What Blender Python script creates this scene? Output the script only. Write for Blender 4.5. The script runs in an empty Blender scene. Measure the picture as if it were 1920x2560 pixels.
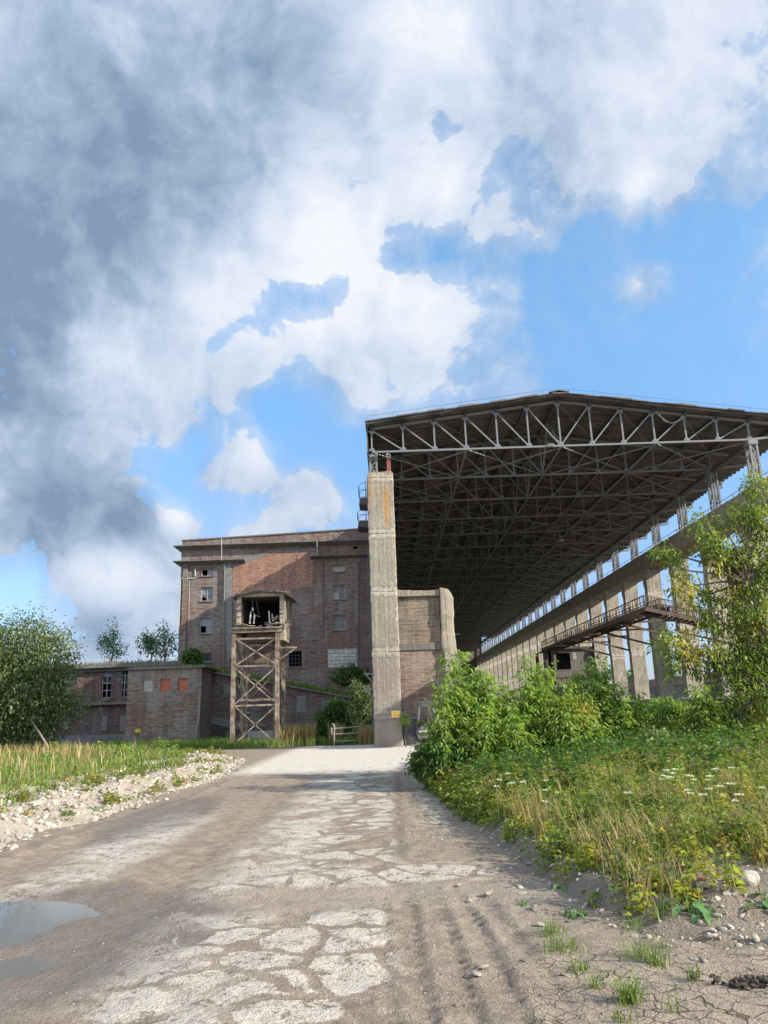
import bpy, math, random
import numpy as np
from mathutils import Vector, Matrix

R = math.radians
scene = bpy.context.scene
COL = scene.collection

# ------------------------------------------------------------------ camera
FOC, CX, CY, EYE = 1911.0, 960.0, 1280.0, 1.65          # focal length in pixels of the 1920 x 2560 photograph
cU = np.array([-245.0, 7360.0, 1911.0]); cU /= np.linalg.norm(cU)
cY = np.array([16.0, -496.0, 1911.0]); cY -= cU * (cY @ cU); cY /= np.linalg.norm(cY)
cX = np.cross(cU, cY)
if cX[0] < 0: cX = -cX
cam_d = bpy.data.cameras.new('camera')
cam = bpy.data.objects.new('camera', cam_d)
COL.objects.link(cam)
_r = Vector((cX[0], cY[0], cU[0])); _u = Vector((cX[1], cY[1], cU[1])); _f = Vector((cX[2], cY[2], cU[2]))
cam.matrix_world = Matrix(((_r.x, _u.x, -_f.x, 0), (_r.y, _u.y, -_f.y, 0), (_r.z, _u.z, -_f.z, EYE), (0, 0, 0, 1)))
cam_d.sensor_fit = 'VERTICAL'; cam_d.sensor_height = 36.0; cam_d.lens = 36.0 * FOC / 2560.0
cam_d.clip_start = 0.1; cam_d.clip_end = 5000
scene.camera = cam

def ray(px, py):
    d = np.array([px - CX, -(py - CY), FOC]); return np.array([d @ cX, d @ cY, d @ cU])
def at(px, py, y):
    """point of the vertical plane Y = y seen at a pixel of the photograph"""
    d = ray(px, py); t = y / d[1]; return (d[0] * t, y, EYE + d[2] * t)
def atz(px, py, z=0.0):
    d = ray(px, py); t = (z - EYE) / d[2]; return (d[0] * t, d[1] * t, z)
def atx(px, py, x):
    d = ray(px, py); t = x / d[0]; return (x, d[1] * t, EYE + d[2] * t)

# ------------------------------------------------------------------ light
SUN_EL, SUN_AZ = 27.0, 21.0      # azimuth measured from +X towards the viewer (-Y)
sdir = Vector((math.cos(R(SUN_EL)) * math.cos(R(SUN_AZ)), -math.cos(R(SUN_EL)) * math.sin(R(SUN_AZ)), math.sin(R(SUN_EL))))
sun_d = bpy.data.lights.new('sun', 'SUN'); sun_d.energy = 5.0; sun_d.angle = R(0.5); sun_d.color = (1.0, 0.93, 0.83)
sun = bpy.data.objects.new('sun', sun_d); COL.objects.link(sun)
sun.rotation_euler = sdir.to_track_quat('Z', 'Y').to_euler(); sun.location = (30, -20, 30)
scene.view_settings.view_transform = 'Standard'; scene.view_settings.look = 'None'
scene.view_settings.exposure = 0.85; scene.view_settings.gamma = 1.0
scene.view_settings.use_curve_mapping = False
scene.cycles.max_bounces = 6; scene.cycles.transparent_max_bounces = 6
scene.cycles.diffuse_bounces = 3; scene.cycles.glossy_bounces = 2

# ------------------------------------------------------------------ node helpers
class S:
    """a socket with arithmetic"""
    def __init__(s, nt, o): s.nt, s.o = nt, o
    def _m(s, op, *a):
        n = s.nt.nodes.new('ShaderNodeMath'); n.operation = op
        for i, v in enumerate((s,) + a):
            if isinstance(v, S): s.nt.links.new(v.o, n.inputs[i])
            else: n.inputs[i].default_value = v
        return S(s.nt, n.outputs[0])
    def __add__(s, b): return s._m('ADD', b)
    def __radd__(s, b): return s._m('ADD', b)
    def __sub__(s, b): return s._m('SUBTRACT', b)
    def __rsub__(s, b): return (s * -1.0) + b
    def __mul__(s, b): return s._m('MULTIPLY', b)
    def __rmul__(s, b): return s._m('MULTIPLY', b)
    def __truediv__(s, b): return s._m('DIVIDE', b)
    def mx(s, b): return s._m('MAXIMUM', b)
    def mn(s, b): return s._m('MINIMUM', b)
    def ab(s): return s._m('ABSOLUTE')
    def sin(s): return s._m('SINE')
    def pw(s, b): return s._m('POWER', b)
    def exp(s): return s._m('EXPONENT')
    def fr(s): return s._m('FRACT')
    def gt(s, b): return s._m('GREATER_THAN', b)
    def ss(s, lo, hi):
        n = s.nt.nodes.new('ShaderNodeMapRange'); n.interpolation_type = 'SMOOTHSTEP'
        a, b = (lo, hi) if lo < hi else (hi, lo)
        n.inputs['From Min'].default_value = a; n.inputs['From Max'].default_value = b
        if lo > hi: n.inputs['To Min'].default_value = 1.0; n.inputs['To Max'].default_value = 0.0
        s.nt.links.new(s.o, n.inputs['Value']); return S(s.nt, n.outputs['Result'])

class G:
    """node graph of one material or world"""
    def __init__(g, nt): g.nt = nt; nt.nodes.clear()
    def node(g, t, **kw):
        n = g.nt.nodes.new(t)
        for k, v in kw.items(): setattr(n, k, v)
        return n
    def put(g, inp, v):
        if isinstance(v, S): g.nt.links.new(v.o, inp)
        elif isinstance(v, (tuple, list)) and len(v) == 3 and inp.type == 'RGBA': inp.default_value = (*v, 1)
        else: inp.default_value = v
    def pos(g): return S(g.nt, g.node('ShaderNodeNewGeometry').outputs['Position'])
    def normal(g): return S(g.nt, g.node('ShaderNodeNewGeometry').outputs['Normal'])
    def island(g): return S(g.nt, g.node('ShaderNodeNewGeometry').outputs['Random Per Island'])
    def objrnd(g): return S(g.nt, g.node('ShaderNodeObjectInfo').outputs['Random'])
    def xyz(g, v):
        n = g.node('ShaderNodeSeparateXYZ'); g.put(n.inputs[0], v); return [S(g.nt, o) for o in n.outputs]
    def vec(g, x, y, z):
        n = g.node('ShaderNodeCombineXYZ')
        for i, v in enumerate((x, y, z)): g.put(n.inputs[i], v)
        return S(g.nt, n.outputs[0])
    def vadd(g, a, b, op='ADD'):
        n = g.node('ShaderNodeVectorMath', operation=op); g.put(n.inputs[0], a); g.put(n.inputs[1], b); return S(g.nt, n.outputs[0])
    def dot(g, a, b):
        n = g.node('ShaderNodeVectorMath', operation='DOT_PRODUCT'); g.put(n.inputs[0], a); g.put(n.inputs[1], b); return S(g.nt, n.outputs['Value'])
    def scl(g, v, s):
        n = g.node('ShaderNodeVectorMath', operation='MULTIPLY'); g.put(n.inputs[0], v); n.inputs[1].default_value = s if isinstance(s, tuple) else (s, s, s); return S(g.nt, n.outputs[0])
    def noise(g, v, scale, detail=4.0, rough=0.55, dist=0.0):
        n = g.node('ShaderNodeTexNoise'); g.put(n.inputs['Vector'], v); n.inputs['Scale'].default_value = scale
        n.inputs['Detail'].default_value = detail; n.inputs['Roughness'].default_value = rough; n.inputs['Distortion'].default_value = dist
        return S(g.nt, n.outputs['Fac'])
    def noisec(g, v, scale, detail=3.0):
        n = g.node('ShaderNodeTexNoise'); g.put(n.inputs['Vector'], v); n.inputs['Scale'].default_value = scale
        n.inputs['Detail'].default_value = detail; return S(g.nt, n.outputs['Color'])
    def vor(g, v, scale, feature='F1', rnd=1.0):
        n = g.node('ShaderNodeTexVoronoi', feature=feature); g.put(n.inputs['Vector'], v); n.inputs['Scale'].default_value = scale
        n.inputs['Randomness'].default_value = rnd; return S(g.nt, n.outputs['Distance'])
    def vorc(g, v, scale):
        n = g.node('ShaderNodeTexVoronoi'); g.put(n.inputs['Vector'], v); n.inputs['Scale'].default_value = scale
        n2 = g.node('ShaderNodeSeparateColor'); g.nt.links.new(n.outputs['Color'], n2.inputs[0]); return S(g.nt, n2.outputs[0])
    def mix(g, f, a, b):
        n = g.node('ShaderNodeMix', data_type='RGBA'); g.put(n.inputs[0], f); g.put(n.inputs[6], a); g.put(n.inputs[7], b); return S(g.nt, n.outputs[2])
    def mul(g, a, b):
        n = g.node('ShaderNodeMix', data_type='RGBA', blend_type='MULTIPLY'); n.inputs[0].default_value = 1; g.put(n.inputs[6], a); g.put(n.inputs[7], b); return S(g.nt, n.outputs[2])
    def ramp(g, f, stops):
        n = g.node('ShaderNodeValToRGB'); e = n.color_ramp.elements
        while len(e) < len(stops): e.new(0.5)
        for el, (p, c) in zip(e, stops): el.position = p; el.color = (*c, 1)
        g.put(n.inputs[0], f); return S(g.nt, n.outputs[0])
    def brick(g, v, c1, c2, m, scale=1.0, w=0.26, h=0.077, mortar=0.012, bias=0.0):
        n = g.node('ShaderNodeTexBrick'); g.put(n.inputs['Vector'], v); g.put(n.inputs['Color1'], c1); g.put(n.inputs['Color2'], c2); g.put(n.inputs['Mortar'], m)
        n.inputs['Scale'].default_value = scale; n.inputs['Mortar Size'].default_value = mortar; n.inputs['Brick Width'].default_value = w
        n.inputs['Row Height'].default_value = h; n.inputs['Bias'].default_value = bias; n.inputs['Mortar Smooth'].default_value = 0.3
        return S(g.nt, n.outputs['Color']), S(g.nt, n.outputs['Fac'])

def material(name):
    m = bpy.data.materials.new(name); m.use_nodes = True; return m, G(m.node_tree)
def finish(g, col, rough=0.85, bump=None, bstr=0.5, bdist=0.02, metal=0.0, spec=0.3):
    p = g.node('ShaderNodeBsdfPrincipled'); o = g.node('ShaderNodeOutputMaterial')
    g.put(p.inputs['Base Color'], col); g.put(p.inputs['Roughness'], rough); p.inputs['Metallic'].default_value = metal
    p.inputs['Specular IOR Level'].default_value = spec
    if bump is not None:
        b = g.node('ShaderNodeBump'); b.inputs['Strength'].default_value = bstr; b.inputs['Distance'].default_value = bdist
        g.put(b.inputs['Height'], bump); g.nt.links.new(b.outputs[0], p.inputs['Normal'])
    g.nt.links.new(p.outputs[0], o.inputs[0]); return p

# ------------------------------------------------------------------ world: sky with clouds
W = bpy.data.worlds.new('World'); scene.world = W; W.use_nodes = True
def build_world():
    g = G(W.node_tree)
    STR = 0.12
    sky = g.node('ShaderNodeTexSky', sky_type='NISHITA', sun_disc=False)
    sky.sun_elevation = R(SUN_EL); sky.sun_rotation = R(90 + SUN_AZ); sky.air_density = 1.0; sky.dust_density = 0.6; sky.ozone_density = 1.6
    d = S(g.nt, g.node('ShaderNodeTexCoord').outputs['Generated'])
    n = g.node('ShaderNodeVectorMath', operation='NORMALIZE'); g.put(n.inputs[0], d); d = S(g.nt, n.outputs[0])
    dx, dy, dz = g.xyz(d)
    def blob(px, py, rad):
        c = ray(px, py); c = c / np.linalg.norm(c)
        k = 1.0 / (rad * 0.66 / FOC) ** 2
        return ((g.dot(d, tuple(c)) - 1.0) * k).exp()
    def blobs(lst):
        s = None
        for (x, y, r, w) in lst:
            b = blob(x, y, r) * w; s = b if s is None else s + b
        return s
    warp = g.vadd(d, g.scl(g.vadd(g.noisec(d, 4.0, 4), (-0.5, -0.5, -0.5)), 0.16))
    fb = g.noise(warp, 7.0, 12, 0.57)
    fb2 = g.noise(g.vadd(warp, tuple(np.array(sdir) * 0.022)), 7.0, 12, 0.57)
    big = g.noise(d, 2.2, 3, 0.5)
    nz = (fb - 0.5) * 3.4
    fine = (g.noise(warp, 19.0, 10, 0.60) - 0.5) * 2.0
    cover = blobs([(-100, 150, 430, 0.9), (300, 200, 400, 0.9), (100, 650, 350, 0.85), (480, 560, 280, 0.7), (150, 960, 300, 0.8), (1000, 800, 150, 0.75), (760, 880, 170, 0.75), (400, 900, 210, 0.6), (820, 520, 240, 0.75), (700, 200, 330, 0.8),
                   (1080, 420, 170, 0.65), (1180, 790, 150, 0.7), (1010, 880, 130, 0.45), (330, 1000, 170, 0.55), (100, 1250, 190, 0.9), (330, 1250, 110, 0.6), (230, 1480, 170, 0.9), (440, 1300, 55, 0.8), (640, 1180, 95, 0.85), (800, 1235, 95, 0.75), (520, 1160, 70, 0.5), (640, 1115, 60, 0.45), (740, 1270, 90, 0.4), (560, 1330, 80, 0.3),
                   (1150, 180, 230, 0.70), (1450, 120, 270, 0.50), (1750, 60, 330, 0.52), (1050, 60, 250, 0.5), (1600, 465, 95, 1.15), (1560, 380, 85, 0.75), (1450, 350, 110, 0.70), (1360, 430, 80, 0.5), (1390, 490, 65, 0.75), (1690, 370, 70, 0.6), (1540, 250, 110, 0.45), (1580, 735, 85, 0.72), (1640, 690, 60, 0.35), (1375, 590, 60, 0.7), (1260, 560, 60, 0.4), (1300, 520, 50, 0.35),
                   (1730, 1020, 28, 0.7), (1300, 930, 90, 0.36), (640, 1345, 90, 0.55), (540, 1000, 110, 0.5), (340, 1500, 150, 0.85), (180, 1560, 130, 0.5), (400, 1420, 90, 0.5), (1830, 330, 220, 0.25), (900, 1000, 110, 0.3), (1180, 950, 90, 0.3)]).mn(1.0)
    clear = blobs([(1720, 900, 300, 0.6), (1400, 760, 170, 0.5), (1110, 320, 80, 0.50), (1060, 380, 60, 0.2), (720, 765, 85, 0.55), (800, 730, 60, 0.35), (860, 705, 60, 0.55), (990, 655, 60, 0.55), (1110, 630, 60, 0.65), (1270, 420, 80, 0.6), (1560, 560, 90, 0.3), (1480, 560, 130, 0.4),
                   (790, 1040, 150, 0.8), (620, 1060, 90, 0.5), (345, 1130, 75, 0.75), (420, 1230, 70, 0.6), (880, 1130, 70, 0.4), (480, 1010, 50, 0.3), (540, 860, 60, 0.35), (500, 1120, 50, 0.6), (590, 1270, 80, 0.4), (60, 1560, 90, 0.95), (60, 1440, 75, 0.75), (420, 1180, 55, 0.5), (950, 950, 90, 0.35)])
    behind = dy.ss(0.25, -0.1) * big.ss(0.30, 0.50) * 0.95
    dens = cover - clear + behind + nz * 0.80 + fine * 0.62
    veil = blobs([(1850, 380, 460, 1.0), (1500, 150, 400, 0.9), (1200, 1000, 260, 0.6), (1500, 300, 250, 0.6), (1750, 1000, 160, 0.4), (850, 1030, 200, 0.4), (80, 1500, 250, 0.5)]) * (0.6 + nz * 0.6)
    a = dens.ss(0.32, 0.58)
    thin = dens.ss(-0.30, 0.45) * 0.50 + veil * 0.34
    alpha = a.mx(thin).mn(1.0)
    relief = (fb - fb2) * 3.0
    dark = blobs([(-60, 560, 300, 0.75), (330, 320, 250, 0.50), (200, 600, 200, 0.38), (60, 1000, 190, 0.5), (150, 1300, 130, 0.85), (620, 200, 210, 0.34), (950, 260, 130, 0.24), (850, 910, 90, 0.30), (330, 1290, 80, 0.55), (250, 1590, 80, 0.45), (1300, 260, 150, 0.22), (600, 480, 160, 0.20), (1000, 640, 60, 0.2), (100, 100, 200, 0.15), (700, 640, 70, 0.15)])
    lit = blobs([(650, 700, 260, 0.16), (900, 700, 220, 0.14), (1000, 300, 200, 0.1), (820, 560, 170, 0.36), (1100, 450, 110, 0.34), (1120, 780, 120, 0.34), (800, 800, 130, 0.26), (280, 900, 110, 0.30), (240, 1420, 80, 0.38), (440, 1290, 45, 0.5), (1080, 60, 130, 0.36), (1590, 450, 60, 0.34), (1750, 120, 220, 0.22), (560, 770, 120, 0.24), (640, 1130, 70, 0.25), (560, 60, 80, 0.1), (330, 1450, 70, 0.3)])
    shade = 0.53 + lit - dark * (0.58 - nz * 0.25) + relief * 0.36 + nz * 0.12 + fine * 0.10 - (a - 1.0).ab() * 0.10
    cc = g.ramp(shade, [(0.0, (0.130, 0.182, 0.262)), (0.28, (0.205, 0.270, 0.365)), (0.55, (0.325, 0.380, 0.465)), (0.80, (0.425, 0.462, 0.528)), (1.0, (0.505, 0.52, 0.55))])
    # the sky's blue behind
    sk = S(g.nt, sky.outputs[0])
    hz = g.mix(dz.ss(0.0, 0.6), (0.60, 0.67, 0.93), (1.0, 1.40, 1.50))
    sk = g.mul(sk, hz)
    cl = g.scl(cc, 1.0 / STR)
    # clouds behind the viewer brightened as added fill light for the shaded facade
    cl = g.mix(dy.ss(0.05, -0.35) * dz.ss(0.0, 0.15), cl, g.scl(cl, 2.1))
    low = dz.ss(-0.02, 0.02)
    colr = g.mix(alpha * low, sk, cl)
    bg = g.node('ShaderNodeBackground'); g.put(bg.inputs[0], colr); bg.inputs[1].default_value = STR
    o = g.node('ShaderNodeOutputWorld'); g.nt.links.new(bg.outputs[0], o.inputs[0])
build_world()
W.cycles.sampling_method = 'MANUAL'; W.cycles.sample_map_resolution = 512

# ------------------------------------------------------------------ mesh helpers
rng = np.random.default_rng(7)
rnd = random.Random(11)

def V3(*a): return np.array(a, float)
class MB:
    """collects shapes in world coordinates; build() links them as ONE mesh object"""
    def __init__(s): s.v = []; s.f = []
    def add(s, vs, fs):
        o = len(s.v); s.v += [tuple(map(float, v)) for v in vs]; s.f += [tuple(o + i for i in f) for f in fs]; return s
    def box(s, x0, x1, y0, y1, z0, z1):
        return s.add([(x0, y0, z0), (x1, y0, z0), (x1, y1, z0), (x0, y1, z0), (x0, y0, z1), (x1, y0, z1), (x1, y1, z1), (x0, y1, z1)],
                     [(0, 3, 2, 1), (4, 5, 6, 7), (0, 1, 5, 4), (1, 2, 6, 5), (2, 3, 7, 6), (3, 0, 4, 7)])
    def bar(s, p, q, w, h, upv=(0, 0, 1)):
        p, q = np.array(p, float), np.array(q, float); d = q - p; L = np.linalg.norm(d)
        if L < 1e-6: return s
        d /= L; u = np.array(upv, float)
        if abs(d @ u) > 0.97: u = V3(0, 1, 0)
        a = np.cross(d, u); a /= np.linalg.norm(a); b = np.cross(a, d)
        vs = [c + a * i * w / 2 + b * j * h / 2 for c in (p, q) for i, j in ((-1, -1), (1, -1), (1, 1), (-1, 1))]
        return s.add(vs, [(0, 1, 2, 3), (7, 6, 5, 4), (0, 4, 5, 1), (1, 5, 6, 2), (2, 6, 7, 3), (3, 7, 4, 0)])
    def tube(s, pts, rad, n=6):
        pts = [np.array(p, float) for p in pts]; rad = rad if hasattr(rad, '__len__') else [rad] * len(pts)
        vs, fs = [], []
        for i, p in enumerate(pts):
            d = pts[min(i + 1, len(pts) - 1)] - pts[max(i - 1, 0)]; d /= (np.linalg.norm(d) + 1e-9)
            u = V3(0, 0, 1) if abs(d[2]) < 0.9 else V3(1, 0, 0)
            a = np.cross(d, u); a /= np.linalg.norm(a); b = np.cross(d, a)
            vs += [p + (a * math.cos(2 * math.pi * k / n) + b * math.sin(2 * math.pi * k / n)) * rad[i] for k in range(n)]
        for i in range(len(pts) - 1):
            for k in range(n): fs.append((i * n + k, i * n + (k + 1) % n, (i + 1) * n + (k + 1) % n, (i + 1) * n + k))
        fs += [tuple(range(n - 1, -1, -1)), tuple((len(pts) - 1) * n + k for k in range(n))]
        return s.add(vs, fs)
    def prism_xz(s, poly, y0, y1):
        """polygon of (x, z), extruded from y0 to y1; counter-clockwise seen from -Y"""
        n = len(poly)
        return s.add([(x, y0, z) for x, z in poly] + [(x, y1, z) for x, z in poly],
                     [tuple(range(n)), tuple(range(2 * n - 1, n - 1, -1))] + [(i, n + i, n + (i + 1) % n, (i + 1) % n) for i in range(n)])
    def prism_yz(s, poly, x0, x1):
        n = len(poly)
        return s.add([(x0, y, z) for y, z in poly] + [(x1, y, z) for y, z in poly],
                     [tuple(range(n)), tuple(range(2 * n - 1, n - 1, -1))] + [(i, n + i, n + (i + 1) % n, (i + 1) % n) for i in range(n)])
    def prism_xy(s, poly, z0, z1):
        n = len(poly)
        return s.add([(x, y, z0) for x, y in poly] + [(x, y, z1) for x, y in poly],
                     [tuple(range(n - 1, -1, -1)), tuple(range(n, 2 * n))] + [(i, (i + 1) % n, n + (i + 1) % n, n + i) for i in range(n)])
    def wall(s, x0, x1, z0, z1, y, holes, depth=0.25):
        """front face in the plane y with rectangular holes (x0,x1,z0,z1) and their reveals"""
        xs = sorted({x0, x1, *[h[0] for h in holes], *[h[1] for h in holes]}); zs = sorted({z0, z1, *[h[2] for h in holes], *[h[3] for h in holes]})
        for i in range(len(xs) - 1):
            for j in range(len(zs) - 1):
                cx, cz = (xs[i] + xs[i + 1]) / 2, (zs[j] + zs[j + 1]) / 2
                if any(h[0] < cx < h[1] and h[2] < cz < h[3] for h in holes): continue
                s.add([(xs[i], y, zs[j]), (xs[i + 1], y, zs[j]), (xs[i + 1], y, zs[j + 1]), (xs[i], y, zs[j + 1])], [(0, 1, 2, 3)])
        for a, b, c, d in holes:
            y1 = y + depth
            s.add([(a, y, c), (b, y, c), (b, y, d), (a, y, d), (a, y1, c), (b, y1, c), (b, y1, d), (a, y1, d)],
                  [(0, 4, 5, 1), (1, 5, 6, 2), (2, 6, 7, 3), (3, 7, 4, 0)])
        return s
    def build(s, name, mat, parent=None, bevel=0.0, smooth=False, seg=1):
        me = bpy.data.meshes.new(name); off = parent_loc(parent)
        me.from_pydata([(v[0] - off[0], v[1] - off[1], v[2] - off[2]) for v in s.v], [], s.f); me.update()
        return link(name, me, mat, parent, bevel, smooth, seg)
def parent_loc(p):
    t = V3(0, 0, 0)
    while p is not None: t += np.array(p.location); p = p.parent
    return t
def link(name, me, mat, parent=None, bevel=0.0, smooth=False, seg=1):
    o = bpy.data.objects.new(name, me); COL.objects.link(o)
    if mat: me.materials.append(mat)
    if parent is not None: o.parent = parent
    if smooth: me.polygons.foreach_set('use_smooth', [True] * len(me.polygons))
    if bevel:
        b = o.modifiers.new('bevel', 'BEVEL'); b.width = bevel; b.segments = seg; b.limit_method = 'ANGLE'
    return o
def npmesh(name, verts, faces, mat, parent=None, smooth=False, nper=4):
    """fast mesh from numpy arrays; faces (n, nper)"""
    me = bpy.data.meshes.new(name); verts = np.asarray(verts, np.float32) - parent_loc(parent).astype(np.float32)
    me.vertices.add(len(verts)); me.vertices.foreach_set('co', verts.ravel())
    nf = len(faces); me.loops.add(nf * nper); me.loops.foreach_set('vertex_index', np.asarray(faces, np.int32).ravel())
    me.polygons.add(nf); me.polygons.foreach_set('loop_start', np.arange(nf, dtype=np.int32) * nper)
    me.update(calc_edges=True); me.validate()
    return link(name, me, mat, parent, 0, smooth)
def tag(o, label=None, cat=None, group=None, kind=None):
    for k, v in (('label', label), ('category', cat), ('group', group), ('kind', kind)):
        if v: o[k] = v
    return o
def thing(name, label, cat, loc=(0, 0, 0), group=None):
    o = bpy.data.objects.new(name, None); o.empty_display_size = 0.3; COL.objects.link(o); o.location = loc
    return tag(o, label, cat, group)
def dup(o, parent=None, loc=None):
    c = o.copy(); COL.objects.link(c); c.parent = parent
    if loc is not None: c.location = loc
    for ch in list(o.children): dup(ch, c)
    return c

# ------------------------------------------------------------------ foliage meshes
def unit(a): return a / (np.linalg.norm(a, axis=-1, keepdims=True) + 1e-9)
def leaves(P, D, L, Wd, droop=0.25, fold=0.2, seed=0):
    """leaf quads: base P, direction D, length L, width Wd -> verts, faces"""
    r = np.random.default_rng(seed); n = len(P); D = unit(D)
    L = np.broadcast_to(np.asarray(L, float), (n,))[:, None]; Wd = np.broadcast_to(np.asarray(Wd, float), (n,))[:, None]
    up = unit(np.array([0, 0, 1.0]) + r.normal(0, 0.45, (n, 3)))
    side = unit(np.cross(D, up)); nor = np.cross(side, D)
    mid = P + D * L * 0.45; tip = P + D * L + np.array([0, 0, -1.0]) * L * droop
    v = np.stack([P, mid + side * Wd / 2 + nor * Wd * fold, tip, mid - side * Wd / 2 + nor * Wd * fold], 1).reshape(-1, 3)
    f = np.arange(4 * n).reshape(n, 4); return v, f
def blades(P, H, Wd, lean, seed=0):
    """grass blades of 2 quads: verts, faces"""
    r = np.random.default_rng(seed); n = len(P)
    az = r.uniform(0, 2 * np.pi, n); dirh = np.stack([np.cos(az), np.sin(az), np.zeros(n)], 1)
    az2 = az + np.pi / 2 + r.normal(0, 0.4, n); s = np.stack([np.cos(az2), np.sin(az2), np.zeros(n)], 1)
    H = np.broadcast_to(H, (n,))[:, None]; Wd = np.broadcast_to(Wd, (n,))[:, None]; lean = np.broadcast_to(lean, (n,))[:, None]
    z = np.array([0, 0, 1.0])
    m = P + z * H * 0.55 + dirh * H * lean * 0.3; t = P + z * H * (1 - 0.25 * lean) + dirh * H * lean
    v = np.stack([P - s * Wd / 2, P + s * Wd / 2, m + s * Wd * 0.4, m - s * Wd * 0.4, t + s * Wd * 0.06, t - s * Wd * 0.06], 1).reshape(-1, 3)
    b = np.arange(n)[:, None] * 6
    f = np.concatenate([b + np.array([0, 1, 2, 3]), b + np.array([3, 2, 4, 5])], 0); return v, f
def join(parts):
    vs, fs, o = [], [], 0
    for v, f in parts: vs.append(v); fs.append(f + o); o += len(v)
    return np.concatenate(vs), np.concatenate(fs)

# ------------------------------------------------------------------ terrain height
EDGE_R = ([-5, 3, 5.0, 5.7, 6.2, 6.9, 9.2, 13.4, 17, 22, 27, 31, 36, 40, 200], [4.5, 4.0, 3.3, 2.5, 1.78, 1.64, 1.43, 1.10, 0.85, 0.66, 0.70, 0.9, 1.6, 6, 12])
EDGE_L = ([-5, 5.0, 8, 11.2, 16.8, 22.7, 30, 37, 41, 200], [-6.5, -6.0, -5.8, -5.4, -4.95, -4.75, -5.6, -8.5, -30, -60])
def xr_(y): return np.interp(y, *EDGE_R)
def xl_(y): return np.interp(y, *EDGE_L)
def sm(x, a, b):
    t = np.clip((x - a) / (b - a), 0, 1); return t * t * (3 - 2 * t)
_ph = np.random.default_rng(3).uniform(0, 6.28, (40, 2)); _dr = np.random.default_rng(4).uniform(0, 6.28, 40)
def wob(x, y, wl, k0=0, n=6):
    """smooth pseudo-noise of wavelength about wl, in -1..1"""
    s = 0
    for k in range(k0, k0 + n):
        a = _dr[k % 40]; w = 2 * np.pi / (wl * (0.6 + 0.17 * (k - k0)))
        s = s + np.sin((x * np.cos(a) + y * np.sin(a)) * w + _ph[k % 40, 0] + 1.3 * np.sin((x * np.sin(a) - y * np.cos(a)) * w * 0.6 + _ph[k % 40, 1]))
    return s / n * 1.4
PUD = [(-0.98, 7.75, 0.62, 0.20, 0.034), (-0.15, 7.72, 0.40, 0.14, 0.030), (-4.0, 14.2, 0.62, 2.6, 0.030), (-5.15, 13.9, 0.34, 0.8, 0.035), (-2.95, 11.3, 0.32, 0.5, 0.026)]
POOL = [(-4.1, 7.55, 0.95, 0.75), (-3.35, 7.62, 0.62, 0.50), (-3.45, 6.85, 0.50, 0.42), (-2.82, 6.12, 0.36, 0.28), (-4.3, 6.9, 0.6, 0.7)]   # lobes of the large puddle
POOL_Z = -0.058
def road_z(x, y):
    x = np.asarray(x, float); y = np.asarray(y, float)
    near = 1 - sm(y, 14, 30)
    z = 0.018 * wob(x, y, 2.4, 0) * near + 0.012 * wob(x, y, 0.7, 8) * near + 0.006 * wob(x, y, 0.22, 16) * (1 - sm(y, 8, 16))
    # wheel ruts with soft ridges running towards the camera
    blk = wob(x, y, 0.16, 26); fade = 1 - sm(y, 6.6, 8.2)
    for xc, amp, ph in ((0.62, 0.022, 0), (0.40, 0.020, 1), (0.16, 0.018, 2), (-0.06, 0.014, 3), (0.86, 0.012, 4)):
        xx = x - xc - 0.13 * (y - 6) * -0.35 - 0.05 * np.sin(y * 0.9 + xc * 3)
        z = z - amp * np.exp(-(xx / 0.045) ** 2) * fade * (0.6 + 0.6 * blk) + amp * 0.9 * np.exp(-((xx - 0.075) / 0.035) ** 2) * fade * np.clip(0.5 + 0.9 * blk + 0.4 * np.sin(y * 37 + ph), 0, 1.6)
    xx = x + 2.3 - 0.16 * (y - 8) * 0; z = z - 0.03 * np.exp(-((x + 2.35) / 0.3) ** 2) * near
    z = z + 0.04 * np.exp(-((x - xl_(y) - 0.65 - 0.12 * wob(x, y, 1.5, 3)) / 0.14) ** 2) * (1 + 0.8 * wob(x, y, 0.5, 5)) * near
    q = sum(np.exp(-1.1 * (((x - a) / c) ** 2 + ((y - b) / d) ** 2)) for a, b, c, d in POOL)
    z = z * (1 - 0.5 * np.minimum(q, 1)) - 0.12 * np.minimum(q, 1.0) - 0.012 * sm(q, .2, .6) * wob(x, y, .35, 11)
    for cx, cy, rx, ry, dp in PUD:
        q = ((x - cx) / rx) ** 2 + ((y - cy) / ry) ** 2
        z = z * (1 - 0.55 * np.exp(-q * 0.8)) - dp * np.exp(-q * 1.1)
    return z
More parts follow.
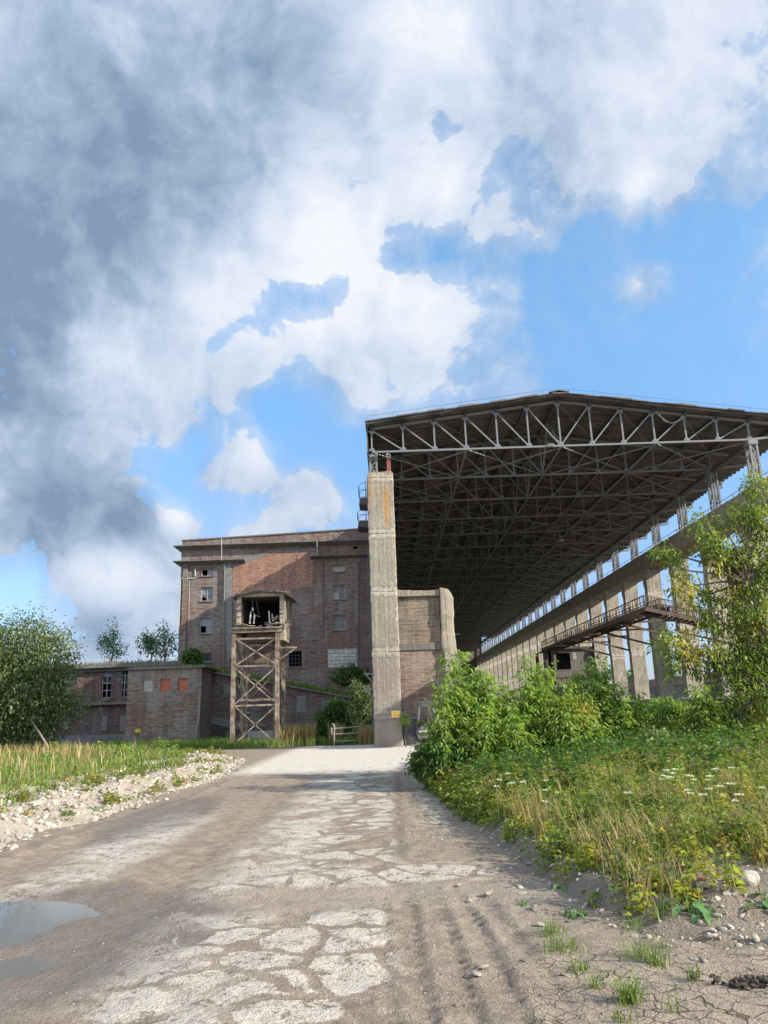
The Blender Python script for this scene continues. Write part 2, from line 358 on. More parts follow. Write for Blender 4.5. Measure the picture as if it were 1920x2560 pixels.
def bank_z(x, y):
    """rise of the ground beside the road"""
    x = np.asarray(x, float); y = np.asarray(y, float)
    xr = xr_(y) + 0.10 * wob(x * 0, y, 1.6, 2) + 0.045 * wob(x, y, 0.5, 13); xl = xl_(y) + 0.25 * wob(x * 0, y, 2.2, 5)
    d = x - xr; hr = (0.16 * sm(d, 0, 0.22) + 0.10 * sm(d, 0.2, 0.9)) * (0.35 + 0.65 * sm(y, 5.9, 7.2)) * (1 - sm(y, 26, 34)) + 0.34 * sm(d, 0.6, 5.0) * (1 - sm(y, 30, 40)) * sm(y, 5, 9)
    hr = hr + 0.05 * wob(x, y, 1.3, 9) * sm(d, 0.1, 0.6) + 0.022 * wob(x, y, 0.28, 21) * sm(d, -0.05, 0.15) * (1 - sm(y, 11, 16))
    e = xl - x; hl = 0.27 * sm(e, 0, 1.3) * (1 - sm(y, 30, 42)) * (0.45 + 0.55 * sm(y, 7, 13)) - 0.12 * sm(e, 2.6, 5.0) * (1 - sm(y, 28, 36))
    hl = hl + 0.09 * wob(x, y, 1.8, 12) * sm(e, 0.2, 1.0) * (1 - sm(y, 36, 44))
    return hr + hl
def ground_z(x, y):
    x = np.asarray(x, float); y = np.asarray(y, float)
    return bank_z(x, y) + 0.03 * wob(x, y, 5, 20)* (1-sm(y, 34, 44))

# ------------------------------------------------------------------ materials
def uvwall(g):
    x, y, z = g.xyz(g.pos()); return g.vec(x + y, z, 0.0), x, y, z
def mat_brick(name, c1, c2, mort, plaster, pl_amt, rust=None, seed=0.0, bump=0.9):
    """weathered brick with remains of grey render; pl_amt = share still covered"""
    m, g = material(name); uv, x, y, z = uvwall(g); P = g.vadd(g.pos(), (seed, seed * 1.7, 0))
    n1 = g.noise(P, 0.42, 6, 0.62); n2 = g.noise(g.vec(x * 0.7 + y * 0.7, z * 4.5, seed), 1.9, 7, 0.72); n3 = g.noise(P, 9.0, 3, 0.6)
    pc = g.vorc(g.scl(uv, (1 / 0.26, 1 / 0.077, 1)), 1.0)
    b, f = g.brick(uv, c1, c2, mort)
    b = g.mix((pc - 0.5) * 1.0, b, g.mul(b, (0.55, 0.5, 0.55)))
    if rust: b = g.mix(g.noise(g.vec(x * 0.5 + y * 0.5, z * 1.6, seed + 9.0), 1.3, 6, 0.7).ss(0.55, 0.68) * 0.75, b, rust)
    pf = ((n1 - 0.5) * 0.9 + (n2 - 0.5) * 1.1 + 0.5).ss(1 - pl_amt - 0.12, 1 - pl_amt + 0.10)
    plc = g.mix(n3, plaster, tuple(c * 0.62 for c in plaster))
    c = g.mix(pf * 0.86, b, plc)
    streak = g.noise(g.vec((x + y) * 2.0, z * 0.12, seed), 1.6, 4, 0.6)
    dk = g.noise(g.vec(x * 1.2 + y * 1.2, z * 7.0, seed + 4.0), 2.6, 6, 0.75)
    c = g.mul(c, g.ramp(dk, [(0.30, (0.42, 0.40, 0.42)), (0.50, (1.0, 1.0, 1.0)), (0.68, (1.28, 1.24, 1.2))]))
    c = g.mul(c, g.ramp(streak, [(0.25, (0.66, 0.66, 0.67)), (0.6, (1.05, 1.03, 1.0))]))
    h = (1.0 - f) * 0.5 * (1.0 - pf) + n2 * 0.9 + n3 * 0.5 + pf * 0.5
    finish(g, c, 0.92, h, bump, 0.05); return m
def mat_concrete(name, base, dark, stain=None, boards=0.35, joint=2.6, streak_amt=0.6, bump=0.6, lo=None):
    m, g = material(name); uv, x, y, z = uvwall(g); P = g.pos()
    n1 = g.noise(P, 0.8, 7, 0.62); n2 = g.noise(P, 6.0, 6, 0.68); n3 = g.noise(P, 30, 3, 0.6)
    st = g.noise(g.vec((x + y) * 3.2, z * 0.16, 0.0), 2.4, 5, 0.65); bd = g.noise(g.vec((x + y) * 7.0, z * 0.05, 3.0), 1.3, 2, 0.5)
    c = g.mix((n1 * 0.5 + n2 * 0.5).ss(0.33, 0.68), dark, base)
    c = g.mul(c, g.ramp(st * streak_amt + bd * boards + (1 - streak_amt - boards) * 0.5, [(0.28, (0.52, 0.50, 0.47)), (0.5, (0.95, 0.94, 0.92)), (0.75, (1.12, 1.10, 1.06))]))
    # casting joints every few metres, slightly wavy, and the chipped patches along them
    if joint:
        zz = (z + (g.noise(g.vec((x + y), z * 0.3, 1.0), 2.0, 3) - 0.5) * 0.14) / joint
        jd = (zz.fr() - 0.5).ab() * joint
        jm = jd.ss(0.035, 0.0) * g.noise(P, 1.7, 3).ss(0.36, 0.5)
        c = g.mix(jm * 0.75, c, tuple(k * 0.35 for k in dark))
        chip = jd.ss(0.55, 0.0) * 0.35
    else: chip = n1 * 0.0; jm = chip
    spall = (n2 * 0.7 + n3 * 0.3 + chip).ss(0.68, 0.74)
    c = g.mix(spall * 0.55, c, tuple(k * 1.35 for k in base))
    pit = g.noise(P, 14, 4, 0.7).ss(0.64, 0.72); c = g.mix(pit * 0.45, c, tuple(k * 0.45 for k in dark))
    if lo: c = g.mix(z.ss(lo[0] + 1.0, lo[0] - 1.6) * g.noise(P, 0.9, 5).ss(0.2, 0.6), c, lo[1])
    if stain:
        for (sx, z0, z1, w, col, a) in stain:
            wig = (g.noise(g.vec(x * 2, z * 0.6, 0.0), 1.5, 3) - 0.5) * 0.35
            msk = ((x + wig - sx).ab()).ss(w, w * 0.2) * z.ss(z0 - 0.2, z0 + 0.5) * z.ss(z1 + 0.15, z1 - 0.3) * n2.ss(0.25, 0.55) * a
            c = g.mix(msk, c, col)
    h = n1 * 0.6 + n2 * 0.9 + n3 * 0.35 + bd * 0.7 - jm * 1.2 + spall * 0.8 - pit * 0.6
    finish(g, c, 0.9, h, bump, 0.05); return m
def mat_metal(name, base, rust, amt=0.35, rough=0.6, metal=0.0):
    m, g = material(name); P = g.pos(); n = g.noise(P, 3.0, 6, 0.65); n2 = g.noise(P, 22, 4, 0.6)
    f = (n * 0.7 + n2 * 0.3).ss(1 - amt - 0.12, 1 - amt + 0.12)
    finish(g, g.mul(g.mix(f, base, rust), g.ramp(n2, [(0.3, (0.75, 0.75, 0.75)), (0.7, (1.08, 1.08, 1.08))])), rough, n2, 0.25, 0.01, metal); return m
def mat_plain(name, c, rough=0.8, vary=0.25, sc=6.0, spec=0.3):
    m, g = material(name); n = g.noise(g.pos(), sc, 5, 0.6)
    finish(g, g.mul(c, g.ramp(n, [(0.25, (1 - vary,) * 3), (0.75, (1 + vary,) * 3)])), rough, n, 0.3, 0.02, 0.0, spec); return m
def mat_leaf(name, cols, trans=0.35, patch=None, patch_sc=1.2, patch_lo=0.5, patch_hi=0.65, rough=0.5, spec=0.3):
    """leaves with a random shade each; patch = a second range in clusters"""
    m, g = material(name); r = g.island(); n = len(cols)
    c = g.ramp(r, [(i / max(1, n - 1), k) for i, k in enumerate(cols)])
    if patch:
        f = g.noise(g.pos(), patch_sc, 3, 0.55).ss(patch_lo, patch_hi)
        c = g.mix(f, c, g.ramp(r, [(i / max(1, len(patch) - 1), k) for i, k in enumerate(patch)]))
    p = g.node('ShaderNodeBsdfPrincipled'); g.put(p.inputs['Base Color'], c); p.inputs['Roughness'].default_value = rough; p.inputs['Specular IOR Level'].default_value = spec
    t = g.node('ShaderNodeBsdfTranslucent'); g.put(t.inputs[0], g.mul(c, (1.25, 1.35, 0.55)))
    mx = g.node('ShaderNodeMixShader'); mx.inputs[0].default_value = trans
    g.nt.links.new(p.outputs[0], mx.inputs[1]); g.nt.links.new(t.outputs[0], mx.inputs[2])
    o = g.node('ShaderNodeOutputMaterial'); g.nt.links.new(mx.outputs[0], o.inputs[0]); return m
M = {}
M['brick_main'] = mat_brick('brick_main', (0.252, 0.130, 0.100), (0.188, 0.110, 0.094), (0.230, 0.208, 0.185), (0.262, 0.240, 0.214), 0.51, (0.33, 0.125, 0.070), 0.0, 1.0)
M['brick_light'] = mat_brick('brick_light', (0.370, 0.190, 0.130), (0.300, 0.155, 0.110), (0.300, 0.235, 0.190), (0.300, 0.235, 0.185), 0.30, None, 5.0, 0.5)
M['brick_shed'] = mat_brick('brick_shed', (0.310, 0.150, 0.105), (0.225, 0.125, 0.098), (0.265, 0.240, 0.205), (0.300, 0.275, 0.235), 0.54, (0.42, 0.155, 0.075), 11.0, 1.3)
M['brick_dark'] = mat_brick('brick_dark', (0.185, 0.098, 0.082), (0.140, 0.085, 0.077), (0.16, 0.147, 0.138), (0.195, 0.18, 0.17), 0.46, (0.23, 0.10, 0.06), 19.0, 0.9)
M['brick_pier'] = mat_brick('brick_pier', (0.360, 0.170, 0.115), (0.270, 0.145, 0.105), (0.290, 0.250, 0.205), (0.330, 0.285, 0.230), 0.56, (0.44, 0.19, 0.10), 27.0, 1.3)
M['brick_red'] = mat_plain('brick_red', (0.36, 0.12, 0.07), 0.9, 0.3, 9)
M['plaster'] = mat_plain('plaster', (0.17, 0.165, 0.155), 0.92, 0.3, 5)
M['plaster_light'] = mat_plain('plaster_light', (0.36, 0.33, 0.29), 0.92, 0.28, 5)
M['block'] = None
def mat_block():
    m, g = material('aerated_blocks'); uv, x, y, z = uvwall(g); n = g.noise(g.pos(), 4, 5, 0.6)
    c, f = g.brick(uv, (0.50, 0.48, 0.45), (0.40, 0.385, 0.36), (0.16, 0.15, 0.14), 1.0, 0.60, 0.25, 0.018)
    finish(g, g.mul(c, g.ramp(n, [(0.25, (0.7, 0.7, 0.7)), (0.7, (1.1, 1.1, 1.1))])), 0.9, 1.0 - f, 0.6, 0.03); return m
M['block'] = mat_block()
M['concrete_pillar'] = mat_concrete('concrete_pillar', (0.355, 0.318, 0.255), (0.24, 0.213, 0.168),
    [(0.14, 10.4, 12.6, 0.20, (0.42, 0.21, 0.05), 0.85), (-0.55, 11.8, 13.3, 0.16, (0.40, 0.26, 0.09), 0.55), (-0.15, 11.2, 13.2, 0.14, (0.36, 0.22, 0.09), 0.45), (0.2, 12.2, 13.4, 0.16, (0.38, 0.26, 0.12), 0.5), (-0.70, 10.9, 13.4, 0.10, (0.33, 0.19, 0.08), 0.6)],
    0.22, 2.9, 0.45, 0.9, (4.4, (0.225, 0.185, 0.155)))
M['concrete_col'] = mat_concrete('concrete_columns', (0.45, 0.405, 0.33), (0.32, 0.285, 0.23), None, 0.30, 3.4, 0.5, 0.7)
M['concrete_dark'] = mat_concrete('concrete_dark', (0.22, 0.20, 0.175), (0.15, 0.135, 0.12), None, 0.3, 0, 0.5, 0.6)
M['concrete_pale'] = mat_concrete('concrete_pale', (0.36, 0.315, 0.25), (0.25, 0.215, 0.17), None, 0.35, 0, 0.5, 0.9)
M['cornice'] = mat_concrete('cornice_concrete', (0.20, 0.19, 0.175), (0.12, 0.112, 0.105), None, 0.2, 0, 0.6, 0.6)
M['steel'] = mat_metal('truss_steel', (0.205, 0.207, 0.212), (0.13, 0.11, 0.095), 0.30, 0.6)
M['steel_dark'] = mat_metal('dark_steel', (0.085, 0.085, 0.09), (0.10, 0.07, 0.05), 0.4, 0.7)
M['steel_tower'] = mat_metal('weathered_steel', (0.36, 0.315, 0.24), (0.135, 0.09, 0.06), 0.52, 0.7)
M['steel_rust'] = mat_metal('rusty_steel', (0.15, 0.115, 0.09), (0.10, 0.065, 0.045), 0.5, 0.8)
M['gate_paint'] = mat_metal('gate_paint', (0.27, 0.27, 0.235), (0.16, 0.11, 0.075), 0.4, 0.6)
M['pipe_grey'] = mat_metal('grey_pipe', (0.46, 0.46, 0.44), (0.3, 0.26, 0.2), 0.3, 0.5)
M['red_paint'] = mat_metal('faded_red_paint', (0.26, 0.075, 0.065), (0.34, 0.22, 0.19), 0.35, 0.6)
def mat_boards():
    m, g = material('board_marked_concrete'); uv, x, y, z = uvwall(g); P = g.pos(); n1 = g.noise(P, 0.9, 6, 0.62); n2 = g.noise(P, 7, 5, 0.65)
    hb = g.noise(g.vec((x + y) * 0.5, z * 9.0, 0.0), 1.2, 6, 0.7); st = g.noise(g.vec((x + y) * 2.5, z * 0.3, 2.0), 1.8, 5, 0.6)
    c = g.mix((n1 * 0.5 + n2 * 0.5).ss(0.35, 0.65), (0.17, 0.14, 0.11), (0.30, 0.25, 0.19)); c = g.mix(n1.ss(0.52, 0.66) * 0.5, c, (0.29, 0.17, 0.115))
    c = g.mul(c, g.ramp(hb, [(0.36, (0.45, 0.42, 0.40)), (0.50, (1, 1, 1)), (0.66, (1.3, 1.26, 1.2))])); c = g.mul(c, g.ramp(st, [(0.3, (0.65, 0.63, 0.6)), (0.6, (1.05, 1.05, 1.05))]))
    finish(g, c, 0.92, hb + n2 * 0.4, 0.9, 0.05); return m
M['boards'] = mat_boards()
M['roof_under'] = None
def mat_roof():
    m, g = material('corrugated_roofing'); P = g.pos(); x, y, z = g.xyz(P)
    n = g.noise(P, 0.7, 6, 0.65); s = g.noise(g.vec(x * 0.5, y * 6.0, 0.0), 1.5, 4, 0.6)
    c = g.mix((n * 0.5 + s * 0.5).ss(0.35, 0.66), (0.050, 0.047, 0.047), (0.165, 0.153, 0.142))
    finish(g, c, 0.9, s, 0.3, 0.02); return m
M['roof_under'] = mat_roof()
M['roof_felt'] = mat_plain('roofing_felt', (0.13, 0.125, 0.12), 0.9, 0.35, 3)
M['black'] = mat_plain('dark_interior', (0.012, 0.012, 0.013), 0.95, 0.1)  # near-black colour stands in for the shade inside rooms and openings
M['wood'] = mat_plain('old_wood', (0.24, 0.19, 0.14), 0.9, 0.4, 8)
M['wood_dark'] = mat_plain('dark_wood', (0.075, 0.058, 0.048), 0.9, 0.4, 6)
M['frame'] = mat_plain('window_frame_paint', (0.30, 0.30, 0.29), 0.7, 0.3, 8)
def mat_glass(name, c, rough):
    m, g = material(name); n = g.noise(g.pos(), 3.0, 4, 0.6)
    finish(g, g.mul(c, g.ramp(n, [(0.3, (0.55, 0.6, 0.68)), (0.7, (1.25, 1.22, 1.15))])), rough, n, 0.15, 0.02, 0.0, 0.6); return m
M['pane'] = mat_glass('dusty_window_pane', (0.20, 0.225, 0.25), 0.35)
M['pane_dark'] = mat_glass('dark_window_pane', (0.045, 0.05, 0.06), 0.25)
M['yellow'] = mat_plain('yellow_sign_paint', (0.85, 0.55, 0.13), 0.6, 0.1, 10)
M['yellow_box'] = mat_plain('yellow_plate_paint', (0.80, 0.52, 0.02), 0.6, 0.1, 10)
M['ink'] = mat_plain('faded_ink', (0.50, 0.20, 0.10), 0.8, 0.1, 10)
M['white_metal'] = mat_plain('pale_lamp_enamel', (0.55, 0.55, 0.53), 0.5, 0.2)
M['clay'] = mat_plain('dry_clay', (0.20, 0.155, 0.115), 0.95, 0.35, 20)
M['dung'] = mat_plain('dark_clod', (0.055, 0.042, 0.034), 0.95, 0.4, 20)
M['stone'] = None
def mat_stone(name, a, b):
    m, g = material(name); r = g.island(); n = g.noise(g.pos(), 14, 6, 0.65)
    c = g.mix(r, a, b); c = g.mul(c, g.ramp(n, [(0.25, (0.62, 0.60, 0.56)), (0.65, (1.05, 1.04, 1.02))]))
    finish(g, c, 0.93, n, 0.7, 0.02); return m
M['stone'] = mat_stone('limestone', (0.55, 0.49, 0.405), (0.27, 0.23, 0.185))
M['stone_grey'] = mat_stone('grey_rubble', (0.47, 0.42, 0.355), (0.31, 0.265, 0.215))
M['bark'] = mat_plain('bark', (0.13, 0.10, 0.075), 0.95, 0.45, 12)
M['stem'] = mat_plain('green_stem', (0.14, 0.17, 0.06), 0.8, 0.3, 12)
M['straw_stick'] = mat_plain('bleached_stick', (0.36, 0.30, 0.23), 0.9, 0.3, 12)
# foliage
M['leaf_maple'] = mat_leaf('box_elder_leaves', [(0.125, 0.184, 0.039), (0.192, 0.263, 0.049), (0.281, 0.323, 0.070), (0.159, 0.210, 0.051)], 0.38, [(0.452, 0.403, 0.079), (0.609, 0.464, 0.097), (0.382, 0.385, 0.087)], 0.8, 0.52, 0.66)
M['leaf_ash'] = mat_leaf('fresh_green_leaves', [(0.124, 0.212, 0.039), (0.191, 0.291, 0.057), (0.286, 0.380, 0.075), (0.163, 0.247, 0.053)], 0.38)
M['leaf_bush'] = mat_leaf('dark_green_leaves', [(0.051, 0.110, 0.030), (0.078, 0.152, 0.039), (0.119, 0.193, 0.048)], 0.33)
M['leaf_grey'] = mat_leaf('grey_green_leaves', [(0.115, 0.165, 0.065), (0.165, 0.215, 0.090), (0.215, 0.265, 0.125), (0.09, 0.14, 0.05)], 0.34)
M['leaf_blue'] = mat_leaf('bluish_green_leaves', [(0.082, 0.154, 0.091), (0.122, 0.214, 0.122), (0.163, 0.265, 0.143)], 0.3)
M['leaf_yellow'] = mat_leaf('yellow_green_leaves', [(0.240, 0.288, 0.036), (0.384, 0.384, 0.042), (0.180, 0.252, 0.036), (0.480, 0.408, 0.048)], 0.35)
M['leaf_weed'] = mat_leaf('weed_leaves', [(0.107, 0.162, 0.034), (0.178, 0.230, 0.041), (0.250, 0.270, 0.054), (0.143, 0.176, 0.047)], 0.35, [(0.305, 0.257, 0.054), (0.412, 0.270, 0.068)], 1.1, 0.52, 0.64)
M['leaf_burdock'] = mat_leaf('broad_leaves', [(0.091, 0.195, 0.065), (0.143, 0.260, 0.085)], 0.3)
M['grass_green'] = mat_leaf('green_grass', [(0.098, 0.163, 0.033), (0.149, 0.221, 0.039), (0.209, 0.260, 0.058), (0.083, 0.130, 0.033)], 0.35)
M['grass_dry'] = mat_leaf('dry_grass', [(0.36, 0.26, 0.12), (0.44, 0.33, 0.16), (0.28, 0.20, 0.09), (0.22, 0.20, 0.07)], 0.3)
M['grass_roof'] = mat_leaf('roof_grass_blades', [(0.130, 0.143, 0.046), (0.221, 0.195, 0.078), (0.091, 0.117, 0.039)], 0.3)
M['flower'] = mat_leaf('white_florets', [(0.62, 0.64, 0.52), (0.75, 0.76, 0.68)], 0.3)
M['flower_yellow'] = mat_leaf('yellow_florets', [(0.75, 0.50, 0.03), (0.8, 0.6, 0.05)], 0.3)

def mat_ground():
    m, g = material('soil_and_ground'); P = g.pos(); x, y, z = g.xyz(P)
    n = g.noise(P, 0.5, 7, 0.62); n2 = g.noise(P, 7, 6, 0.68); n3 = g.noise(P, 45, 3, 0.6)
    c = g.mix(n2, (0.15, 0.12, 0.085), (0.25, 0.205, 0.15))
    # crushed limestone in the soil on the left bank
    left = (x * -1.0).ss(3.5, 5.2) * y.ss(42, 36)
    c = g.mix(left * (n * 0.6 + n2 * 0.5).ss(0.35, 0.65), c, (0.40, 0.34, 0.265))
    peb = g.vor(P, 26).ss(0.32, 0.18) * g.vorc(P, 26).gt(0.62); c = g.mix(peb * 0.8, c, (0.46, 0.40, 0.33))
    far = y.ss(46, 60); c = g.mix(far * n.ss(0.3, 0.6), c, (0.075, 0.095, 0.035))
    finish(g, c, 0.95, n2 * 0.8 + n3 * 0.4 + peb * 0.5, 0.9, 0.06); return m
M['ground'] = mat_ground()
def mat_road():
    m, g = material('muddy_concrete_road'); P = g.pos(); x, y, z = g.xyz(P)
    wob_ = g.vadd(P, g.scl(g.vadd(g.noisec(P, 1.6, 4), (-0.5, -0.5, -0.5)), 0.34))
    wx, wy, wz = g.xyz(wob_)
    n1 = g.noise(P, 1.1, 6, 0.62); n2 = g.noise(P, 5.0, 7, 0.66); n3 = g.noise(P, 28, 4, 0.65); n4 = g.noise(P, 90, 2, 0.6); ns = g.noise(g.vec(x * 3.2, y * 0.55, 0.0), 1.4, 5, 0.6)
    mud = g.mix(n2.ss(0.3, 0.7), (0.178, 0.136, 0.098), (0.292, 0.232, 0.172))
    mud = g.mix(ns.ss(0.55, 0.75) * 0.5, mud, (0.17, 0.128, 0.092))
    dust = g.mix(n2.ss(0.3, 0.7), (0.40, 0.352, 0.285), (0.53, 0.475, 0.40))
    # slabs of the old pavement with mud in the joints
    ve = g.vor(g.scl(wob_, (1.75, 1.75, 0.0)), 1.0, 'DISTANCE_TO_EDGE', 0.9); vc = g.vorc(g.scl(wob_, (1.75, 1.75, 0.0)), 1.0)
    ve2 = g.vor(g.scl(wob_, (3.0, 3.4, 0.0)), 1.0, 'DISTANCE_TO_EDGE', 1.0)
    strip = wx.ss(-2.25, -1.55) * wx.ss(0.18, -0.22)
    lstrip = wx.ss(-4.3, -3.9) * wx.ss(-2.8, -3.3) * wy.ss(7.6, 8.8) * wy.ss(17, 12)
    cross = wy.ss(8.05, 8.4) * wy.ss(9.4, 8.95) * wx.ss(1.25, 0.7) * wx.ss(-1.7, -1.2)
    far = wy.ss(21.5, 24.5) * wx.ss(-5.2, -4.2) * wx.ss(7.0, 3.0)
    mid = wy.ss(11.0, 12.5) * wy.ss(23, 19) * wx.ss(1.0, 0.75) * wx.ss(0.42, 0.55) * 0.9
    pool = wy.ss(7.1, 7.35) * wy.ss(8.3, 8.0) * wx.ss(-1.9, -1.4)          # silted hollow across the strip
    slabs = (ve + (n2 - 0.5) * 0.13 + (n3 - 0.5) * 0.10).ss(0.040, 0.085) * (vc + n1 * 0.7).ss(0.52, 0.60)
    dustband = wx.ss(-2.2, -1.75) * wx.ss(-0.75, -1.25) * n1.ss(0.40, 0.60) * 0.8
    lm = (strip * slabs).mx(dustband).mx(lstrip * n1.ss(0.33, 0.55)).mx(cross * (ve + (n2 - 0.5) * 0.1).ss(0.04, 0.09)).mx(far * (n1 * 0.6 + ns * 0.5).ss(0.36, 0.5)).mx(mid * n2.ss(0.4, 0.55) * ve2.ss(0.02, 0.12))
    lm = lm * (1.0 - pool * 0.85)
    lm = lm * ((n3 - 0.5) * 0.8 + (n2 - 0.5) * 0.9 + 0.5).ss(0.28, 0.44)
    lm = lm * (0.68 + n3 * 0.5).mn(0.97)
    dust = g.mix(vc * 0.45, dust, (0.42, 0.37, 0.30))
    hair = g.vor(g.vadd(P, g.scl(g.vadd(g.noisec(P, 4, 3), (-0.5, -0.5, -0.5)), 0.3)), 2.6, 'DISTANCE_TO_EDGE').ss(0.022, 0.0) * n1.ss(0.40, 0.55)
    dust = g.mix(hair * 0.7, dust, (0.20, 0.16, 0.12))
    pitm = g.noise(P, 36, 4, 0.7).ss(0.60, 0.68); dust = g.mix(pitm * 0.55, dust, (0.27, 0.225, 0.175))
    c = g.mix(lm, mud, dust)
    c = g.mix(far * lm, c, (0.54, 0.49, 0.415))
    silt = pool.mx(((wx - 0.9).ab().ss(0.9, 0.2)) * wy.ss(5.2, 5.8) * wy.ss(8.2, 7.2) * 0.5) * (1 - strip * 0.2)
    c = g.mix(silt * 0.6, c, (0.30, 0.25, 0.195))
    # darker ruts
    rut = ((wx - 0.1).ab().ss(0.12, 0.0)) * wy.ss(9.0, 10) * wy.ss(24, 19) * n2.ss(0.35, 0.6)
    c = g.mix(rut * 0.8, c, (0.105, 0.080, 0.060))
    # wet dark soil pressed into the tyre tracks
    tr = None
    for xc in (0.62, 0.40, 0.16, 0.86):
        xx = x - xc + (y - 6.0) * 0.0455 - (y * 0.9 + xc * 3).sin() * 0.05
        t_ = ((xx / 0.05).pw(2.0) * -1.0).exp(); tr = t_ if tr is None else tr.mx(t_)
    tr = tr * y.ss(8.4, 7.0) * g.noise(P, 9, 5, 0.65).ss(0.38, 0.60)
    c = g.mix(tr * 0.75, c, (0.105, 0.082, 0.062))
    # damp film left of the middle
    damp = (((wx + 4.0) / 0.9).pw(2.0) + ((wy - 14.3) / 3.6).pw(2.0)).ss(1.0, 0.35)
    damp = damp.mx((((wx + 3.1) / 1.9).pw(2.0) + ((wy - 6.8) / 2.1).pw(2.0)).ss(1.0, 0.55))
    c = g.mix(damp * 0.55 * (1 - lm * 0.6), c, (0.105, 0.084, 0.066))
    left = wx.ss(-2.1, -2.6) * (1 - lm) * wy.ss(12, 6); c = g.mix(left * 0.35, c, (0.20, 0.145, 0.105))
    # dried mud with shrinkage cracks at the near right
    ck = g.vor(g.vadd(P, g.scl(g.vadd(g.noisec(P, 5, 3), (-0.5, -0.5, -0.5)), 0.10)), 7.5, 'DISTANCE_TO_EDGE', 1.0)
    ckm = (wx - 0.55 + (wy - 5.0) * -0.25).ss(0.0, 0.5) * wy.ss(6.3, 5.4)
    ckm2 = ckm.mx(wx.ss(0.6, 1.1) * wy.ss(6.8, 6.0) * n1.ss(0.5, 0.62) * 0.6)
    cw = g.noise(P, 3.1, 4, 0.6)
    cr = (ck - (cw - 0.42) * 0.10).ss(0.030, 0.0) * ckm2 * cw.ss(0.30, 0.52)
    c = g.mix(ckm * 0.6, c, (0.30, 0.238, 0.178)); c = g.mix(cr * 0.85, c, (0.085, 0.062, 0.046))
    # pebbles and crumbs
    pv = g.vor(P, 38).ss(0.30, 0.16) * g.vorc(P, 38).gt(0.80); c = g.mix(pv * 0.75 * (1 - lm), c, (0.50, 0.44, 0.36))
    crumbs = g.noise(P, 55, 4, 0.7).ss(0.60, 0.70); c = g.mix(crumbs * 0.55, c, (0.13, 0.10, 0.075))
    rough = 0.93 - damp * 0.62 * n2.ss(0.35, 0.5)
    h = n2 * 0.5 + n3 * 0.55 + n4 * 0.25 - cr * 1.2 + pv * 0.5 + lm * 0.35 - crumbs * 0.4
    finish(g, c, rough, h, 0.85, 0.05, 0.0, 0.35); return m
M['road'] = mat_road()
def mat_water():
    m, g = material('muddy_water'); n = g.noise(g.pos(), 3, 2)
    p = finish(g, (0.13, 0.11, 0.072), 0.02, n, 0.02, 0.01, 0.0, 0.9); p.inputs['IOR'].default_value = 1.45; return m
M['water'] = mat_water()

# ------------------------------------------------------------------ ground, road, puddles
def grid_mesh(name, xs, ys, zf, mat):
    Xg, Yg = np.meshgrid(xs, ys); Z = zf(Xg, Yg); v = np.stack([Xg, Yg, Z], -1).reshape(-1, 3)
    nx, ny = len(xs), len(ys); i = (np.arange(ny - 1)[:, None] * nx + np.arange(nx - 1)).ravel()
    return npmesh(name, v, np.stack([i, i + 1, i + nx + 1, i + nx], 1), mat, None, True)
def spaced(segs):
    out = []
    for a, b, st in segs: out.append(np.arange(a, b, st))
    return np.concatenate(out + [[segs[-1][1]]])
def gz_in(x, y):
    d = np.minimum(xr_(y) - x, x - xl_(y)); drop = 0.14 * sm(d, -0.02, 0.22) * (1 - sm(y, 40, 44))
    return ground_z(x, y) - drop - 0.25 * sm(y, 40, 60) * 0
gxs = spaced([(-900, -120, 130), (-120, -40, 10), (-40, -12, 1.0), (-12, -4, 0.16), (-4, 0.4, 0.5), (0.4, 5.0, 0.07), (5, 14, 0.3), (14, 40, 1.5), (40, 120, 10), (120, 900, 130)])
gys = spaced([(-300, -10, 40), (-10, 3.5, 1.5), (3.5, 12, 0.08), (12, 24, 0.16), (24, 42, 0.5), (42, 70, 2), (70, 200, 10), (200, 1500, 130)])
tag(grid_mesh('ground', gxs, gys, gz_in, M['ground']), kind='structure')
def build_road():
    ys = spaced([(0.5, 9, 0.035), (9, 16, 0.07), (16, 40.5, 0.25)]); ts = np.linspace(0, 1, 330)
    Yg = np.repeat(ys[:, None], len(ts), 1); a = np.maximum(xl_(ys) - 0.45, -13)[:, None]; b = np.minimum(xr_(ys) + 0.45, 6.0)[:, None]
    # finer columns where the camera sees the mud from close by
    tt = ts[None, :]; Xg = a + (b - a) * tt; Z = road_z(Xg, Yg)
    v = np.stack([Xg, Yg, Z], -1).reshape(-1, 3); nx, ny = len(ts), len(ys)
    i = (np.arange(ny - 1)[:, None] * nx + np.arange(nx - 1)).ravel()
    tag(npmesh('road', v, np.stack([i, i + 1, i + nx + 1, i + nx], 1), M['road'], None, True), kind='structure')
build_road()
for k, (cx, cy, rx, ry, dp) in enumerate(PUD[5:]):
    n = 40; vs = [(cx, cy)] + [(cx + rx * 1.25 * math.cos(t) , cy + ry * 1.25 * math.sin(t)) for t in np.linspace(0, 2 * np.pi, n, endpoint=False)]
    z = -dp * 0.80
    mb = MB().add([(x, y, z) for x, y in vs], [(0, 1 + i, 1 + (i + 1) % n) for i in range(n)])
    tag(mb.build('puddle', M['water']), kind='structure')

xs_ = np.linspace(0, 2 * np.pi, 60, endpoint=False)
mb = MB().add([(-3.5, 7.0, POOL_Z)] + [(-3.5 + 1.45 * math.cos(t), 6.95 + 1.32 * math.sin(t), POOL_Z) for t in xs_], [(0, 1 + i, 1 + (i + 1) % 60) for i in range(60)])
tag(mb.build('puddle', M['water']), kind='structure')

